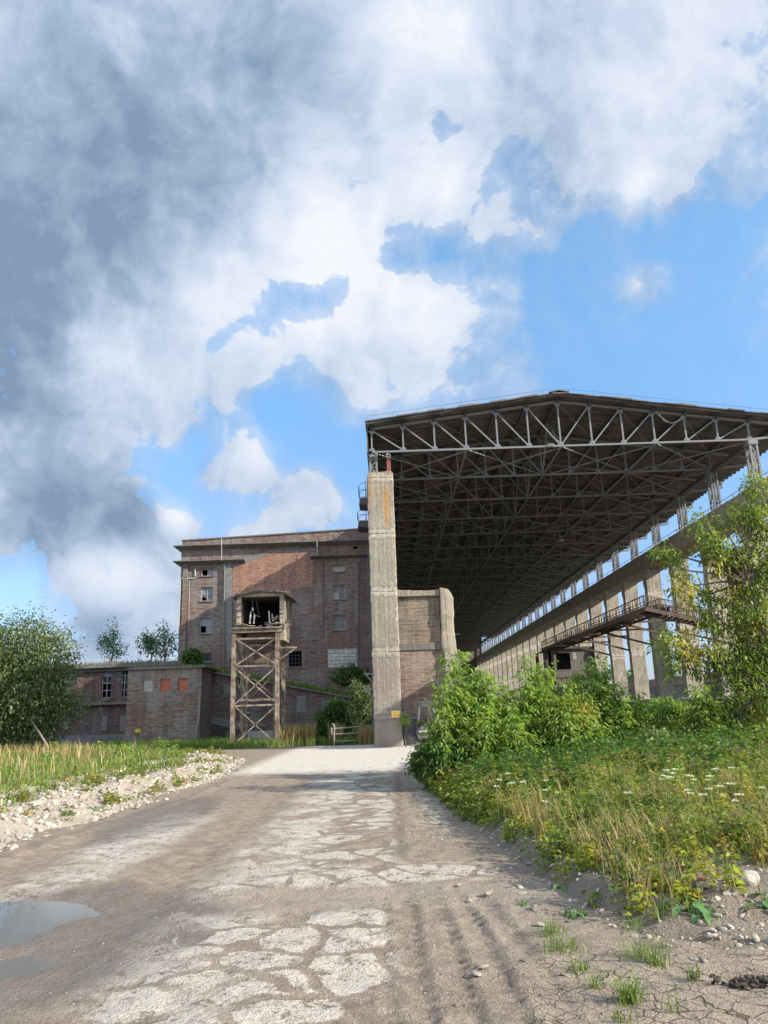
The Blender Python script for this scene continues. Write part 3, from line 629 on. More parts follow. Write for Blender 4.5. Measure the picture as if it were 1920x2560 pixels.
# ------------------------------------------------------------------ pixel readers of single crops of the photograph (measured features)
def c1(x, y): return (400 + x * .36166, 1280 + y * .36173)
def c2(x, y): return (880 + x * .36166, 950 + y * .36160)
def c3(x, y): return (1320 + x * .36166, 950 + y * .36160)
def c5(x, y): return (1320 + x * .36166, 1400 + y * .36179)
def sh(x, y): return (300 + x * .19289, 1640 + y * .19293)
def tw(x, y): return (540 + x * .1989, 1440 + y * .1989)
def wl(x, y): return (x * .36166, 1500 + y * .36166)
def rect(fn, x0, y0, x1, y1, Y):
    a = at(*fn(x0, y1), Y); b = at(*fn(x1, y0), Y); return (a[0], b[0], a[2], b[2])

# ------------------------------------------------------------------ main brick building
YB = 56.0
bld = thing('factory_building', 'tall dark brick factory building with broken windows and a pale patched brick area', 'building', (-8, YB, 0))
X0, X1 = -15.23, -0.55
wins = dict(L1=rect(c1, 285, 392, 372, 444, YB), L2=rect(c1, 280, 517, 367, 617, YB), L3=rect(c1, 273, 730, 362, 840, YB), L4=rect(c1, 285, 972, 358, 1037, YB),
            R1=rect(c1, 1190, 367, 1277, 414, YB), R2=rect(c1, 1192, 500, 1280, 605, YB), R3=rect(c1, 1195, 710, 1285, 818, YB), R4=rect(c1, 890, 960, 980, 1072, YB))
blk = rect(c1, 1160, 940, 1372, 1075, YB)
h1 = rect(c1, 1390, 1008, 1422, 1042, YB)
h2 = rect(c1, 1335, 236, 1364, 256, YB)
ZT = 13.95
mb = MB().wall(X0, X1, -0.6, ZT, YB, list(wins.values()) + [blk, h1, h2], 0.30)
mb.box(X0, X0 + 0.4, YB + 0.003, YB + 14, -0.6, ZT).box(X1 - 0.4, X1, YB + 0.003, YB + 14, -0.6, ZT).box(X0 + 0.4, X1 - 0.4, YB + 13.6, YB + 14, -0.6, ZT)
mb.build('wall', M['brick_main'], bld)
MB().box(X0 + 0.41, X1 - 0.41, YB + 0.4, YB + 13.5, 13.75, 13.93).build('roof', M['roof_felt'], bld)
# near-black sheet painting in the indoor darkness behind the broken panes
MB().box(X0 + 0.42, X1 - 0.42, YB + 1.6, YB + 1.8, -0.5, 13.7).build('interior_shade_sheet', M['black'], bld)
# parapet (the attic wall rises to the right), cornices
MB().prism_xz([(X0 + 0.05, 14.02), (X1, 14.02), (X1, 14.93), (X0 + 0.05, 14.44)], YB - 0.02, YB + 0.35).build('parapet', M['brick_main'], bld)
cp = MB().prism_xz([(X0 - 0.02, 14.442), (X1 + 0.05, 14.932), (X1 + 0.05, 15.02), (X0 - 0.02, 14.53)], YB - 0.09, YB + 0.42); cp.build('coping', M['cornice'], bld)
def cornice(xa, xb, z, proj, h, corner=False):
    m = MB(); pr = [(YB - 0.002, z - h), (YB - proj * 0.35, z - h * 0.7), (YB - proj * 0.9, z - h * 0.25), (YB - proj, z - h * 0.2), (YB - proj, z), (YB - 0.002, z + 0.06)]
    n = len(pr); m.add([(xa - (YB - y if corner else 0), y, zz) for y, zz in pr] + [(xb, y, zz) for y, zz in pr], [(i, (i + 1) % n, n + (i + 1) % n, n + i) for i in range(n)] + [tuple(range(n - 1, -1, -1)), tuple(range(n, 2 * n))])
    if corner: m.add([(x_, y_, zz) for (y_, zz) in pr for x_ in (X0 - (YB - y_),)] + [(X0 - (YB - y_), YB + 13.9, zz) for (y_, zz) in pr], [(i, n + i, n + (i + 1) % n, (i + 1) % n) for i in range(n)])
    return m.build('cornice', M['cornice'], bld)
cornice(X0, X1, 14.02, 0.52, 0.30, True)
cornice(X0, at(*c1(592, 345), YB)[0], 12.86, 0.50, 0.30, True)
cornice(at(*c1(1040, 318), YB)[0], X1, 12.92, 0.42, 0.20)
def strip(xa, xb, ya, yb, name='pilaster', mat='brick_main', proud=0.12):
    r = rect(c1, xa, ya, xb, yb, YB); return MB().box(r[0], r[1], YB - proud, YB - 0.002, r[2], r[3]).build(name, M[mat], bld, 0.01)
strip(140, 196, 362, 1075); strip(424, 498, 358, 1075, mat='brick_main', proud=0.10)
strip(1110, 1126, 332, 860, mat='brick_main', proud=0.06); strip(1042, 1060, 515, 890, proud=0.08); strip(1365, 1384, 330, 1100, proud=0.10)
strip(1060, 1104, 360, 885, mat='brick_main', proud=0.055)
# raised strip of darker brick between the facade and the hall pillar
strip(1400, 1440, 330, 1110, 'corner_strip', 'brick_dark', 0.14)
# newer brickwork where an old gallery roof has gone: grey render border, then pale brick
def patch(pts, mat, proud, name):
    pl = [(at(*c1(x, y), YB)[0], at(*c1(x, y), YB)[2]) for x, y in pts]; return MB().prism_xz(pl[::-1], YB - proud, YB - 0.001).build(name, M[mat], bld)
pb = [(502, 380), (540, 368), (605, 345), (690, 312), (780, 278), (900, 284), (1000, 276), (1085, 274), (1080, 300), (1050, 318), (1066, 345), (1078, 380), (1086, 402), (1082, 440), (1084, 503), (1040, 520), (985, 520), (905, 540), (885, 562), (800, 580), (500, 590)]
patch(pb, 'brick_light', 0.022, 'brick_patch')
patch([(495, 362), (590, 326), (690, 288), (768, 262), (860, 268), (862, 283), (780, 279), (690, 313), (605, 346), (502, 381)], 'plaster', 0.030, 'render_band')
patch([(862, 262), (1088, 252), (1088, 272), (1000, 275), (900, 283), (862, 281)], 'plaster', 0.026, 'render_band')
patch([(455, 352), (498, 352), (500, 720), (505, 1000), (470, 1040), (455, 900)], 'plaster', 0.115, 'render_band')
def window(nm, r, cols, rows, broken=(), mat='pane', fmat='frame', sill=True, thick=0.05, blocked=()):
    a, b, c, d = r; y = YB + 0.16; f = MB(); t = thick
    f.box(a, a + t, y - .04, y + .04, c, d).box(b - t, b, y - .04, y + .04, c, d).box(a + t, b - t, y - .04, y + .04, c, c + t).box(a + t, b - t, y - .04, y + .04, d - t, d)
    for i in range(1, cols): x = a + (b - a) * i / cols; f.box(x - t * .4, x + t * .4, y - .035, y + .035, c + t, d - t)
    for j in range(1, rows): z = c + (d - c) * j / rows; f.box(a + t, b - t, y - .03, y + .03, z - t * .4, z + t * .4)
    fo = f.build('window', M[fmat], bld)
    for i in range(cols):
        for j in range(rows):
            if (i, j) in broken: continue
            xa, xb = a + (b - a) * i / cols, a + (b - a) * (i + 1) / cols; za, zb = c + (d - c) * j / rows, c + (d - c) * (j + 1) / rows
            yy = y + .012 + 0.004 * ((i + j) % 2)
            mt = M[mat] if (i, j) not in blocked else M['plaster_light']
            if (i, j) in ('jag',): continue
            MB().box(xa + t * .45, xb - t * .45, yy, yy + .008, za + t * .45, zb - t * .45).build('pane', mt, fo)
    if sill: MB().box(a - .08, b + .08, YB - .07, YB + .12, c - .07, c - .001).build('window_sill', M['cornice'], fo)
    return fo
def jag_pane(fo, r, cols, rows, i, j, frac=0.55):
    a, b, c, d = r; xa, xb = a + (b - a) * i / cols + .03, a + (b - a) * (i + 1) / cols - .03; za, zb = c + (d - c) * j / rows + .03, c + (d - c) * (j + 1) / rows - .03; y = YB + .172
    w, h = xb - xa, zb - za
    MB().prism_xz([(xa, za + h * (1 - frac) * .9), (xa + w * .2, za + h * (1.05 - frac)), (xa + w * .45, za + h * .92), (xa + w * .7, za + h * (1.0 - frac)), (xb, za + h * (.55 - frac * .5)), (xb, zb), (xa, zb)], y, y + .008).build('pane', M['pane'], fo)
window('L1', wins['L1'], 2, 1, {(0, 0)})
f = window('L2', wins['L2'], 2, 2, {(0, 0)}); jag_pane(f, wins['L2'], 2, 2, 0, 0, 0.5)
window('L3', wins['L3'], 2, 2, {(0, 0)})
window('L4', wins['L4'], 1, 1, (), 'pane_dark')
window('R1', wins['R1'], 2, 1, (), 'plaster_light')
window('R2', wins['R2'], 2, 2, (), 'plaster', blocked={(0, 0)})
window('R3', wins['R3'], 2, 2, {(9, 9)}, 'plaster')
window('R4', wins['R4'], 4, 4, {(i, j) for i in range(4) for j in range(4)} , 'pane_dark', 'steel_dark', True, 0.035)
MB().box(blk[0], blk[1], YB + 0.02, YB + 0.27, blk[2], blk[3]).build('block_infill', M['block'], bld)
for h in (h1,):   # pipe sleeve in the wall
    MB().box(h[0], h[1], YB + .2, YB + .25, h[2], h[3]).build('wall_opening', M['black'], bld)  # black backing paints the shade inside the sleeve
# pipes and cable runs on the wall
def wpipe(pts, r, mat='pipe_grey', off=0.06, name='wall_pipe'):
    return MB().tube([at(*c1(x, y), YB - off) for x, y in pts], r, 6).build(name, M[mat], bld)
wpipe([(138, 463), (190, 461), (240, 458), (243, 440), (243, 394), (262, 392)], 0.045)
wpipe([(188, 461), (188, 418)], 0.04); wpipe([(155, 462), (158, 440), (166, 428)], 0.03); wpipe([(166, 428), (158, 420)], 0.025); wpipe([(166, 428), (172, 418)], 0.025)
wpipe([(203, 470), (202, 600), (198, 845)], 0.03, 'concrete_pale', off=0.17)
wpipe([(142, 470), (132, 750), (128, 930)], 0.03, off=0.17)
wpipe([(424, 178), (426, 250), (427, 335)], 0.02, off=0.66, name='lightning_conductor')
wpipe([(447, 350), (443, 700), (440, 1060)], 0.06, 'plaster', off=0.16)
wpipe([(1085, 205), (1088, 300)], 0.02, off=0.62)
wpipe([(1418, 205), (1400, 235), (1372, 250)], 0.03, 'steel_dark', off=0.3, name='cable')
wpipe([(1122, 335), (1122, 850)], 0.022, 'plaster', off=0.1)
wpipe([(1372, 350), (1376, 1070)], 0.04, 'steel_dark', off=0.16)

# ------------------------------------------------------------------ left wing
YW = 57.0
wing = thing('factory_wing', 'long low brick wing with tall broken windows and a grassy flat roof', 'building', (-24, YW, 0))
wt = 5.75
whs = [rect(wl, 697, 475, 775, 675, YW), rect(wl, 830, 470, 885, 672, YW), rect(wl, 440, 480, 522, 562, YW), rect(wl, 300, 480, 382, 600, YW), rect(wl, 165, 480, 247, 600, YW)]
mb = MB().wall(-44, -15.24, -0.8, wt - 0.45, YW, whs, 0.3); mb.box(-44, -43.6, YW + .01, YW + 12, -0.8, wt - .45); mb.build('wall', M['brick_dark'], wing)
MB().box(-44.3, -15.25, YW - 0.45, YW + 12, wt - 0.45, wt - 0.12).build('roof_slab', M['cornice'], wing, 0.02)
MB().box(-44, -15.25, YW - 0.16, YW - .002, 5.08, 5.28).build('string_course', M['cornice'], wing)
MB().box(-43.5, -15.4, YW + 1.5, YW + 1.7, -0.6, 5.2).build('interior_shade_sheet', M['black'], wing)  # near-black sheet, darkness of the wing's rooms put into its colour
MB().box(-44, -15.25, YW - 0.28, YW - .002, 2.68, 2.86).build('ledge', M['cornice'], wing, 0.02)
MB().box(-44, -15.25, YW - 0.16, YW - .003, -0.8, 0.62).build('plinth', M['plaster'], wing, 0.02)
for x0, y0, x1, y1 in ((430, 800, 480, 905), (700, 800, 746, 905), (826, 795, 880, 910)):
    r = rect(wl, x0, y0, x1, y1, YW); MB().box(r[0], r[1], YW - 0.04, YW - .001, r[2], r[3]).build('bricked_up_window', M['plaster'], wing)
for k, (a, b, c, d) in enumerate(whs):
    t = 0.05; f = MB(); y = YW + .16; rows = 4 if k < 2 else 2
    f.box(a, a + t, y - .04, y + .04, c, d).box(b - t, b, y - .04, y + .04, c, d).box((a + b) / 2 - .025, (a + b) / 2 + .025, y - .035, y + .035, c, d)
    for j in range(rows + 1): z = c + (d - c) * j / rows; f.box(a + t, b - t, y - .03, y + .03, z - .03, z + .03)
    fo = f.build('window', M['frame'], wing)
    for j in range(rows):
        if k < 2 and (j < 2 or (k == 1 and j == 3)): continue
        MB().box(a + t, b - t, y + .02, y + .03, c + (d - c) * j / rows + .03, c + (d - c) * (j + 1) / rows - .03).build('pane', M['pane_dark'] if j == 2 or k > 1 else M['pane'], fo)
# debris on the ledge
lb = thing('broken_board', 'pale broken boards lying on the ledge under the wing window', 'board', at(*wl(712, 700), YW - 0.2))
p = at(*wl(690, 708), YW - 0.2); MB().bar(p, (p[0] + .45, p[1], p[2] + .32), .16, .03).build('plank', M['plaster_light'], lb)
p = at(*wl(712, 708), YW - 0.22); MB().bar(p, (p[0] + .40, p[1], p[2] + .24), .14, .03).build('plank', M['plaster_light'], lb)

# ------------------------------------------------------------------ brick annex (the small square building)
YS = 49.0
shed = thing('brick_annex', 'small square brick annex with three bricked up windows and grass on its roof', 'building', (-14, YS, 0))
sx0, sx1, sz = -16.42, -11.80, 4.62
ops = [rect(sh, 298, 305, 430, 462, YS), rect(sh, 520, 297, 655, 458, YS), rect(sh, 748, 288, 878, 455, YS)]
mb = MB().wall(sx0, sx1, -0.3, sz, YS, ops, 0.12); mb.box(sx1 - .3, sx1, YS + .003, YS + 7.9, -0.3, sz).box(sx0, sx0 + .3, YS + .003, YS + 7.9, -0.3, sz); mb.build('wall', M['brick_shed'], shed)
MB().box(sx0 - .06, sx1 + .30, YS - .14, YS + 7.8, sz, sz + .14).build('roof_slab', M['cornice'], shed, 0.02)
for k, o in enumerate(ops): MB().box(o[0], o[1], YS + .07, YS + .11, o[2], o[3]).build('bricked_up_window', M['plaster_light'] if k == 0 else M['brick_red'], shed)
# crumbling grey plinth: an uneven upper edge
xs = np.linspace(sx0, sx1 - .25, 22); pl = [(sx0, -0.3), (sx1 - .25, -0.3)] + [(x, 0.42 + 0.10 * math.sin(x * 3) + rnd.uniform(-.06, .06)) for x in xs[::-1]]
MB().prism_xz(pl, YS - .10, YS - .001).build('plinth', M['plaster'], shed)
MB().prism_xz([(sx1 - .30, -0.3), (sx1, -0.3), (sx1, 1.0), (sx1 - .16, 1.05), (sx1 - .30, 0.5)], YS - .08, YS - .001).build('corner_plinth', M['plaster'], shed)
MB().tube([(sx1 - .04, YS - .07, 3.3), (sx1 - .06, YS - .09, 1.6), (sx1 - .14, YS - .16, 1.0), (sx1 - .16, YS - .16, -.05)], 0.065, 8).build('drainpipe', M['concrete_pale'], shed)
r = rect(sh, 198, 950, 268, 992, YS)
yb = thing('warning_plate', 'small bright yellow plate on the brick annex wall near the grass', 'sign', (r[0], YS, r[2]))
MB().box(r[0], r[1], YS - .03, YS - .004, r[2], r[3]).build('plate', M['yellow_box'], yb, 0.008)
a = ((r[0] + r[1]) / 2 + .06, (r[2] + r[3]) / 2)
MB().prism_xz([(a[0] - .05, a[1] - .03), (a[0] + .06, a[1] - .03), (a[0] + .005, a[1] + .07)], YS - .034, YS - .0305).build('symbol', M['wood_dark'], yb)

# ------------------------------------------------------------------ sloping gallery between annex and pillar
YG = 52.0
gal = thing('sloping_gallery', 'low dark brick gallery with a roof line sloping down towards the pillar', 'building', (-7, YG, 0))
gtop = lambda x: 4.55 + (x + 12.4) * (2.55 - 4.55) / (12.4 - 2.9)
gx0, gx1 = -11.79, -0.9
MB().prism_xz([(gx0, -0.4), (gx1, -0.4), (gx1, gtop(gx1)), (gx0, gtop(gx0))], YG, YG + 3.9).build('wall', M['brick_dark'], gal)
MB().prism_xz([(gx0, gtop(gx0) + .002), (gx1, gtop(gx1) + .002), (gx1, gtop(gx1) + .12), (gx0, gtop(gx0) + .12)], YG - .16, YG + 3.95).build('roof_slab', M['cornice'], gal, 0.02)
lt = lambda x: 1.82 + (x + 12.42) * (1.38 - 1.82) / 1.9
MB().prism_xz([(gx0, lt(gx0) - .52), (-9.9, lt(-9.9) - .52), (-9.9, lt(-9.9)), (gx0, lt(gx0))], YG - .12, YG - .002).build('lintel', M['plaster'], gal, 0.01)
r = rect(sh, 1075, 885, 1190, 1150, YG); dz = r[3]
MB().box(r[0], r[1] - .02, YG - .05, YG - .003, -0.2, 1.18).build('door', M['wood_dark'], gal)
r2 = rect(sh, 1196, 885, 1370, 1150, YG)
MB().box(r2[0], r2[1], YG - .052, YG - .003, -0.2, 0.86).build('door', M['wood_dark'], gal)
MB().tube([at(*sh(1192, 900), YG - .1), at(*sh(1194, 1110), YG - .1)], .03).build('door_pipe', M['steel_rust'], gal)
for (xa, ya, xb, yb_) in ((440, 1190, 495, 1260), (945, 1270, 1010, 1385), (1120, 1300, 1210, 1380)):
    r = rect(c1, xa, ya, xb, yb_, YG); MB().box(r[0], r[1], YG - .03, YG - .001, r[2], r[3]).build('bricked_up_window', M['plaster'], gal)

# ------------------------------------------------------------------ the great concrete pillar
PY = 37.0
pil = thing('concrete_pillar', 'tall weathered concrete pillar with orange rust streaks beside the road', 'pillar', (-0.13, PY, 0))
def rough_pillar():
    xs = np.linspace(-0.80, 0.53, 9); zs = np.linspace(-0.4, 13.36, 90); rr = np.random.default_rng(5); v = []; f = []
    ring = [(x, PY) for x in xs] + [(0.53, PY + t) for t in (0.35, 0.7, 1.05)] + [(x, PY + 1.4) for x in xs[::-1]] + [(-0.80, PY + t) for t in (1.05, 0.7, 0.35)]
    n = len(ring)
    for j, z in enumerate(zs):
        for i, (x, y) in enumerate(ring):
            e = 0.012; corner = i in (0, 8)
            jx = rr.normal(0, 0.010 if not corner else 0.022); jy = rr.normal(0, 0.006)
            if corner: x += (0.045 if i == 0 else -0.045); y += 0.012
            if i in (1, 7): y -= 0.0
            flare = 0.06 * max(0, (0.5 - z)) if z < 0.5 else 0
            v.append((x + jx + (flare if x > 0 else -flare), y + abs(jy), z + (rr.normal(0, .03) if j == len(zs) - 1 else 0)))
    for j in range(len(zs) - 1):
        for i in range(n): f.append((j * n + i, j * n + (i + 1) % n, (j + 1) * n + (i + 1) % n, (j + 1) * n + i))
    f.append(tuple((len(zs) - 1) * n + i for i in range(n)))
    return MB().add(v, f)
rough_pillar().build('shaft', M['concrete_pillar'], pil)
MB().box(-0.70, 0.45, PY + .1, PY + 1.3, 13.30, 13.345).build('cap', M['concrete_dark'], pil)
# hooks carried on the left side of the pillar
for (yy, dzz) in ((312, 0), (575, 0)):
    p = at(760 + 1030 * .1447, 1640 + yy * .1447, PY + .5); q = at(760 + 1190 * .1447, 1640 + yy * .1447, PY + .5); s_ = at(760 + 1190 * .1447, 1640 + (yy + 160) * .1447, PY + .5)
    b = MB().bar(p, q, .06, .06).bar((p[0] + .12, p[1], p[2] - .03), s_, .05, .05)
    u = [(p[0] + .18 + .13 * math.cos(t), p[1], p[2] + .14 + .13 * math.sin(t)) for t in np.linspace(math.pi, 2 * math.pi, 8)]; b.tube([(u[0][0], u[0][1], u[0][2] + .05)] + u + [(u[-1][0], u[-1][1], u[-1][2] + .05)], .018)
    b.build('pipe_bracket', M['steel'], pil)
MB().tube([(-0.86, PY + .6, 9.5), (-0.86, PY + .6, 1.0)], .035).build('conduit', M['steel_dark'], pil)
# yellow notice on the pillar
r = rect(lambda x, y: (920 + x * .0723, 1740 + y * .0723), 815, 505, 1095, 745, PY - .02)
sg = thing('notice_sign', 'yellow notice with three lines of faded lettering fixed low on the concrete pillar', 'sign', (r[0], PY, r[2]))
MB().box(r[0], r[1], PY - .035, PY - .014, r[2], r[3]).build('plate', M['yellow'], sg, 0.02, False, 3)
w = r[1] - r[0]; h = r[3] - r[2]
ink = MB()
for fz, fx0, fx1, n in ((.76, .20, .80, 7), (.46, .12, .88, 9), (.22, .24, .76, 6)):   # unreadable words of the notice
    xs = np.linspace(r[0] + w * fx0, r[0] + w * fx1, n + 1)
    for i in range(n): ink.box(xs[i] + .003, xs[i + 1] - .005, PY - .0375, PY - .0355, r[2] + h * fz - h * .05, r[2] + h * fz + h * .05)
ink.build('lettering', M['ink'], sg)
# roller standing on the pillar's top
rl = thing('cable_roller', 'faded red sheave housing standing on top of the concrete pillar', 'roller', (0.33, PY + .3, 13.35))
a = at(966, 1146, PY + .3); b_ = at(977, 1176, PY + .3)
MB().box(a[0], b_[0], PY + .2, PY + .45, 13.34, a[2]).build('housing', M['red_paint'], rl, 0.01)
cxm = (a[0] + b_[0]) / 2
MB().tube([(cxm, PY + .16, a[2] + .12), (cxm, PY + .49, a[2] + .12)], 0.125, 16).build('sheave', M['pipe_grey'], rl)
MB().tube([(cxm, PY + .12, a[2] + .12), (cxm, PY + .155, a[2] + .12)], 0.045, 10).build('hub', M['steel_dark'], rl)

# platforms with railings on the back side of the hall's left edge
def platform(label, px0, px1, pyt, pyb, pyr, Y):
    a = at(px0, pyt, Y); b = at(px1, pyb, Y); t = thing('service_platform', label, 'platform', (a[0], Y, b[2]), 'railed platforms behind the pillar')
    x1 = -0.62
    MB().prism_xz([(a[0], b[2]), (x1, b[2] - .1), (x1, a[2]), (a[0] + .1, a[2])], Y - .6, Y + .9).build('deck', M['steel_dark'], t)
    zr = at(px0, pyr, Y)[2]; rl_ = MB()
    for yy in (Y - .6, Y + .9):
        rl_.tube([(a[0], yy, a[2]), (a[0], yy, zr - .2), (a[0] + .3, yy, zr), (x1, yy, zr + .1)], .022, 5).tube([(a[0], yy, (a[2] + zr) / 2), (x1, yy, (a[2] + zr) / 2 + .05)], .018, 5).tube([((a[0] + x1) / 2, yy, a[2]), ((a[0] + x1) / 2, yy, zr)], .018, 5)
    rl_.tube([(a[0], Y - .6, zr - .2), (a[0], Y + .9, zr - .2)], .02, 5).build('railing', M['steel'], t); return t
platform('upper railed platform sticking out behind the concrete pillar', 898, 917, 1251, 1266, 1214, 43)
platform('lower railed platform behind the concrete pillar at the brick roof', 895, 918, 1308, 1322, 1279, 47)

# ------------------------------------------------------------------ the open hall: roof on lattice trusses
BAY, NB, HY = 4.93, 25, 37.0
PS = 1.608; RX = 9.15; LX = RX - 6 * PS; SX = RX + 6 * PS; EX = 21.8     # ridge, left end, right support, eave
zb = 14.42; zl, zr_, zs = 15.76, 16.93, 15.52
ztop = lambda x: zl + (zr_ - zl) * (x - LX) / (RX - LX) if x <= RX else zr_ + (zs - zr_) * (x - RX) / (SX - RX)
hall = thing('storage_hall', 'huge open sided hall roof on steel lattice trusses beside the concrete pillar', 'building', (9.15, HY + 55, 0))
YE = HY + (NB - 1) * BAY
# roofing: ribbed sheets, seen from below
def roofing():
    vs, fs = [], []; ys = np.arange(HY - .55, YE + .6, 0.14); xs = [LX - .28, LX + 2.4, LX + 4.8, LX + 7.2, RX, RX + 2.6, RX + 5.2, RX + 7.8, SX, EX]
    for side in (0, 1):
        for j, y in enumerate(ys):
            ph = j % 4; rib = (0.0, 0.13, 0.13, 0.0)[ph]
            for i, x in enumerate(xs): vs.append((x, y, ztop(x) + .035 + rib * .8 + side * .10 + 0.015 * math.sin(x * 2.1 + math.floor(j / 11) * 1.7)))
    n = len(xs); m = len(ys)
    for side in (0, 1):
        o = side * n * m
        for j in range(m - 1):
            for i in range(n - 1): q = (o + j * n + i, o + j * n + i + 1, o + (j + 1) * n + i + 1, o + (j + 1) * n + i); fs.append(q if side else q[::-1])
    for i in range(n - 1): fs.append((i, i + 1, n * m + i + 1, n * m + i)); k = (m - 1) * n; fs.append((k + i + 1, k + i, n * m + k + i, n * m + k + i + 1))
    for j in range(m - 1):
        fs.append((j * n, n * m + j * n, n * m + (j + 1) * n, (j + 1) * n)); e = n - 1; fs.append((j * n + e, (j + 1) * n + e, n * m + (j + 1) * n + e, n * m + j * n + e))
    return MB().add(vs, fs)
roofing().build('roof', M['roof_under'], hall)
# ragged felt along the front verge and the ridge cap
vg = MB(); xs = np.arange(LX - .3, EX, 0.8)
for i in range(len(xs) - 1):
    a, b = xs[i], xs[i + 1]; t = .03 + rnd.uniform(0, .06); dy = rnd.uniform(0, .12)
    vg.prism_xz([(a, ztop(a) + .145), (b + .03, ztop(b) + .145), (b + .03, ztop(b) + .145 + t), (a, ztop(a) + .145 + t + rnd.uniform(-.02, .03))], HY - .62 - dy, HY + rnd.uniform(.8, 1.4))
vg.build('verge_felt', M['roof_felt'], hall)
MB().prism_xz([(RX - .5, ztop(RX - .5) + .23), (RX, ztop(RX) + .25), (RX + .5, ztop(RX + .5) + .23), (RX + .5, ztop(RX + .5) + .27), (RX, ztop(RX) + .29), (RX - .5, ztop(RX - .5) + .27)], HY - .7, YE + .5).build('ridge_cap', M['cornice'], hall)
# purlins along the hall
def ibeam(m, x, z, w, h, y0, y1, t=.03):
    m.box(x - w / 2, x + w / 2, y0, y1, z - t, z).box(x - w / 2, x + w / 2, y0, y1, z - h, z - h + t).box(x - t * .6, x + t * .6, y0, y1, z - h + t, z - t); return m
for i in range(-6, 8):
    x = RX + i * PS; ibeam(MB(), x, ztop(x) + .03, .13, .19, HY - .3, YE + .2).build('purlin', M['steel_dark'], hall)
# one truss
def truss_parts(y):
    P = [RX + i * PS for i in range(-6, 7)]; zt = [ztop(x) - .09 for x in P]; out = []
    tc = MB()
    for i in range(12): tc.bar((P[i] - .02, y, zt[i]), (P[i + 1] + .02, y, zt[i + 1]),   .12, .12)
    e2 = (EX - .25, ztop(EX - .25) - .09); tc.bar((P[12], y, zt[12]), (e2[0], y, e2[1]), .16, .13)
    bc = MB().bar((P[0], y, zb), (P[12], y, zb), .11, .09).bar((P[12], y, zb), (e2[0], y, e2[1] - .35), .14, .11)
    ve = [MB().bar((P[i], y, zb + .06), (P[i], y, zt[i] - .06), .08, .08) for i in range(13)]; ve.append(MB().bar((e2[0], y, e2[1] - .40), (e2[0], y, e2[1] - .06), .09, .09))
    di = []
    for i in range(6): di.append(MB().bar((P[i] + .05, y + .005, zt[i] - .1), (P[i + 1] - .05, y + .005, zb + .08), .065, .065))
    for i in range(6, 12): di.append(MB().bar((P[i] + .05, y + .005, zb + .08), (P[i + 1] - .05, y + .005, zt[i + 1] - .1), .065, .065))
    gu = []
    for i in range(13):
        x = P[i]; gu.append(MB().prism_xz([(x - .16, zb + .062), (x + .16, zb + .062), (x + .08, zb + .22), (x - .08, zb + .22)], y - .03, y + .03))
        gu.append(MB().prism_xz([(x - .09, zt[i] - .25), (x + .09, zt[i] - .25), (x + .18, zt[i] - .078), (x - .18, zt[i] - .078)], y - .028, y + .028))
    return tc, bc, ve, di, gu
def merge(ms):
    m = MB()
    for k in ms: m.add(k.v, k.f)
    return m
tc, bc, ve, di, gu = truss_parts(HY)
def tr_build(mb_, name, par): return mb_.build(name, M['steel'], par)
t0 = MB(); t0 = thing('truss', None, None, (9.15, HY, zb)); t0.parent = hall; t0.location = (0, -55, zb)
tr_build(tc, 'top_chord', t0); tr_build(bc, 'bottom_chord', t0); [tr_build(q_, 'gusset_plate', t0) for q_ in gu]
for v in ve: tr_build(v, 'vertical', t0)
for d_ in di: tr_build(d_, 'diagonal', t0)
trusses = [t0]
for k in range(1, 4):
    c = dup(t0, hall); c.location = (0, -55 + k * BAY, zb)
far = merge([tc, bc] + gu + ve + di).build('truss', M['steel'], hall)
for k in range(4, NB):
    if k == 4: c = far
    else: c = far.copy(); COL.objects.link(c)
    c.location = (0, k * BAY, 0)
# bracing in the plane of the lower chords and the ridge truss
for k in range(NB - 1):
    y0, y1 = HY + k * BAY, HY + (k + 1) * BAY; b = MB(); z = zb - .02
    for i in range(0, 12, 3) if k % 3 == 0 else (0, 9):
        xa, xb = LX + i * PS, LX + (i + 3) * PS
        b.bar((xa, y0, z), (xb, y1, z + .02), .045, .045).bar((xb, y0, z - .07), (xa, y1, z - .05), .045, .045)
    for i in range(0, 12, 2):       # wind bracing under the roof
        xa, xb = LX + i * PS, LX + (i + 2) * PS
        if k % 2 == 0: b.bar((xa, y0, ztop(xa) - .15), (xb, y1, ztop(xb) - .15), .04, .04)
    b.build('bracing', M['steel'], hall)
for xx, nm in ((RX, 'ridge_truss'), (LX + 3 * PS, 'longitudinal_truss'), (LX + 9 * PS, 'longitudinal_truss')):
    b = MB()
    for k in range(NB - 1):
        y0, y1 = HY + k * BAY, HY + (k + 1) * BAY; ym = (y0 + y1) / 2; zz = ztop(xx) - .2
        b.bar((xx, y0, zb - .05), (xx, y1, zb - .05), .07, .07)
        if xx == RX: b.bar((xx, y0 + .1, zb + .05), (xx, ym, zz), .08, .08).bar((xx, ym, zz), (xx, y1 - .1, zb + .05), .08, .08).bar((xx - .22, y0, zb), (xx - .1, y1, zz), .05, .05)
        elif k % 2 == 0: b.bar((xx, y0 + .1, zb + .05), (xx, y1 - .1, zz), .06, .06)
    b.build(nm, M['steel'], hall)
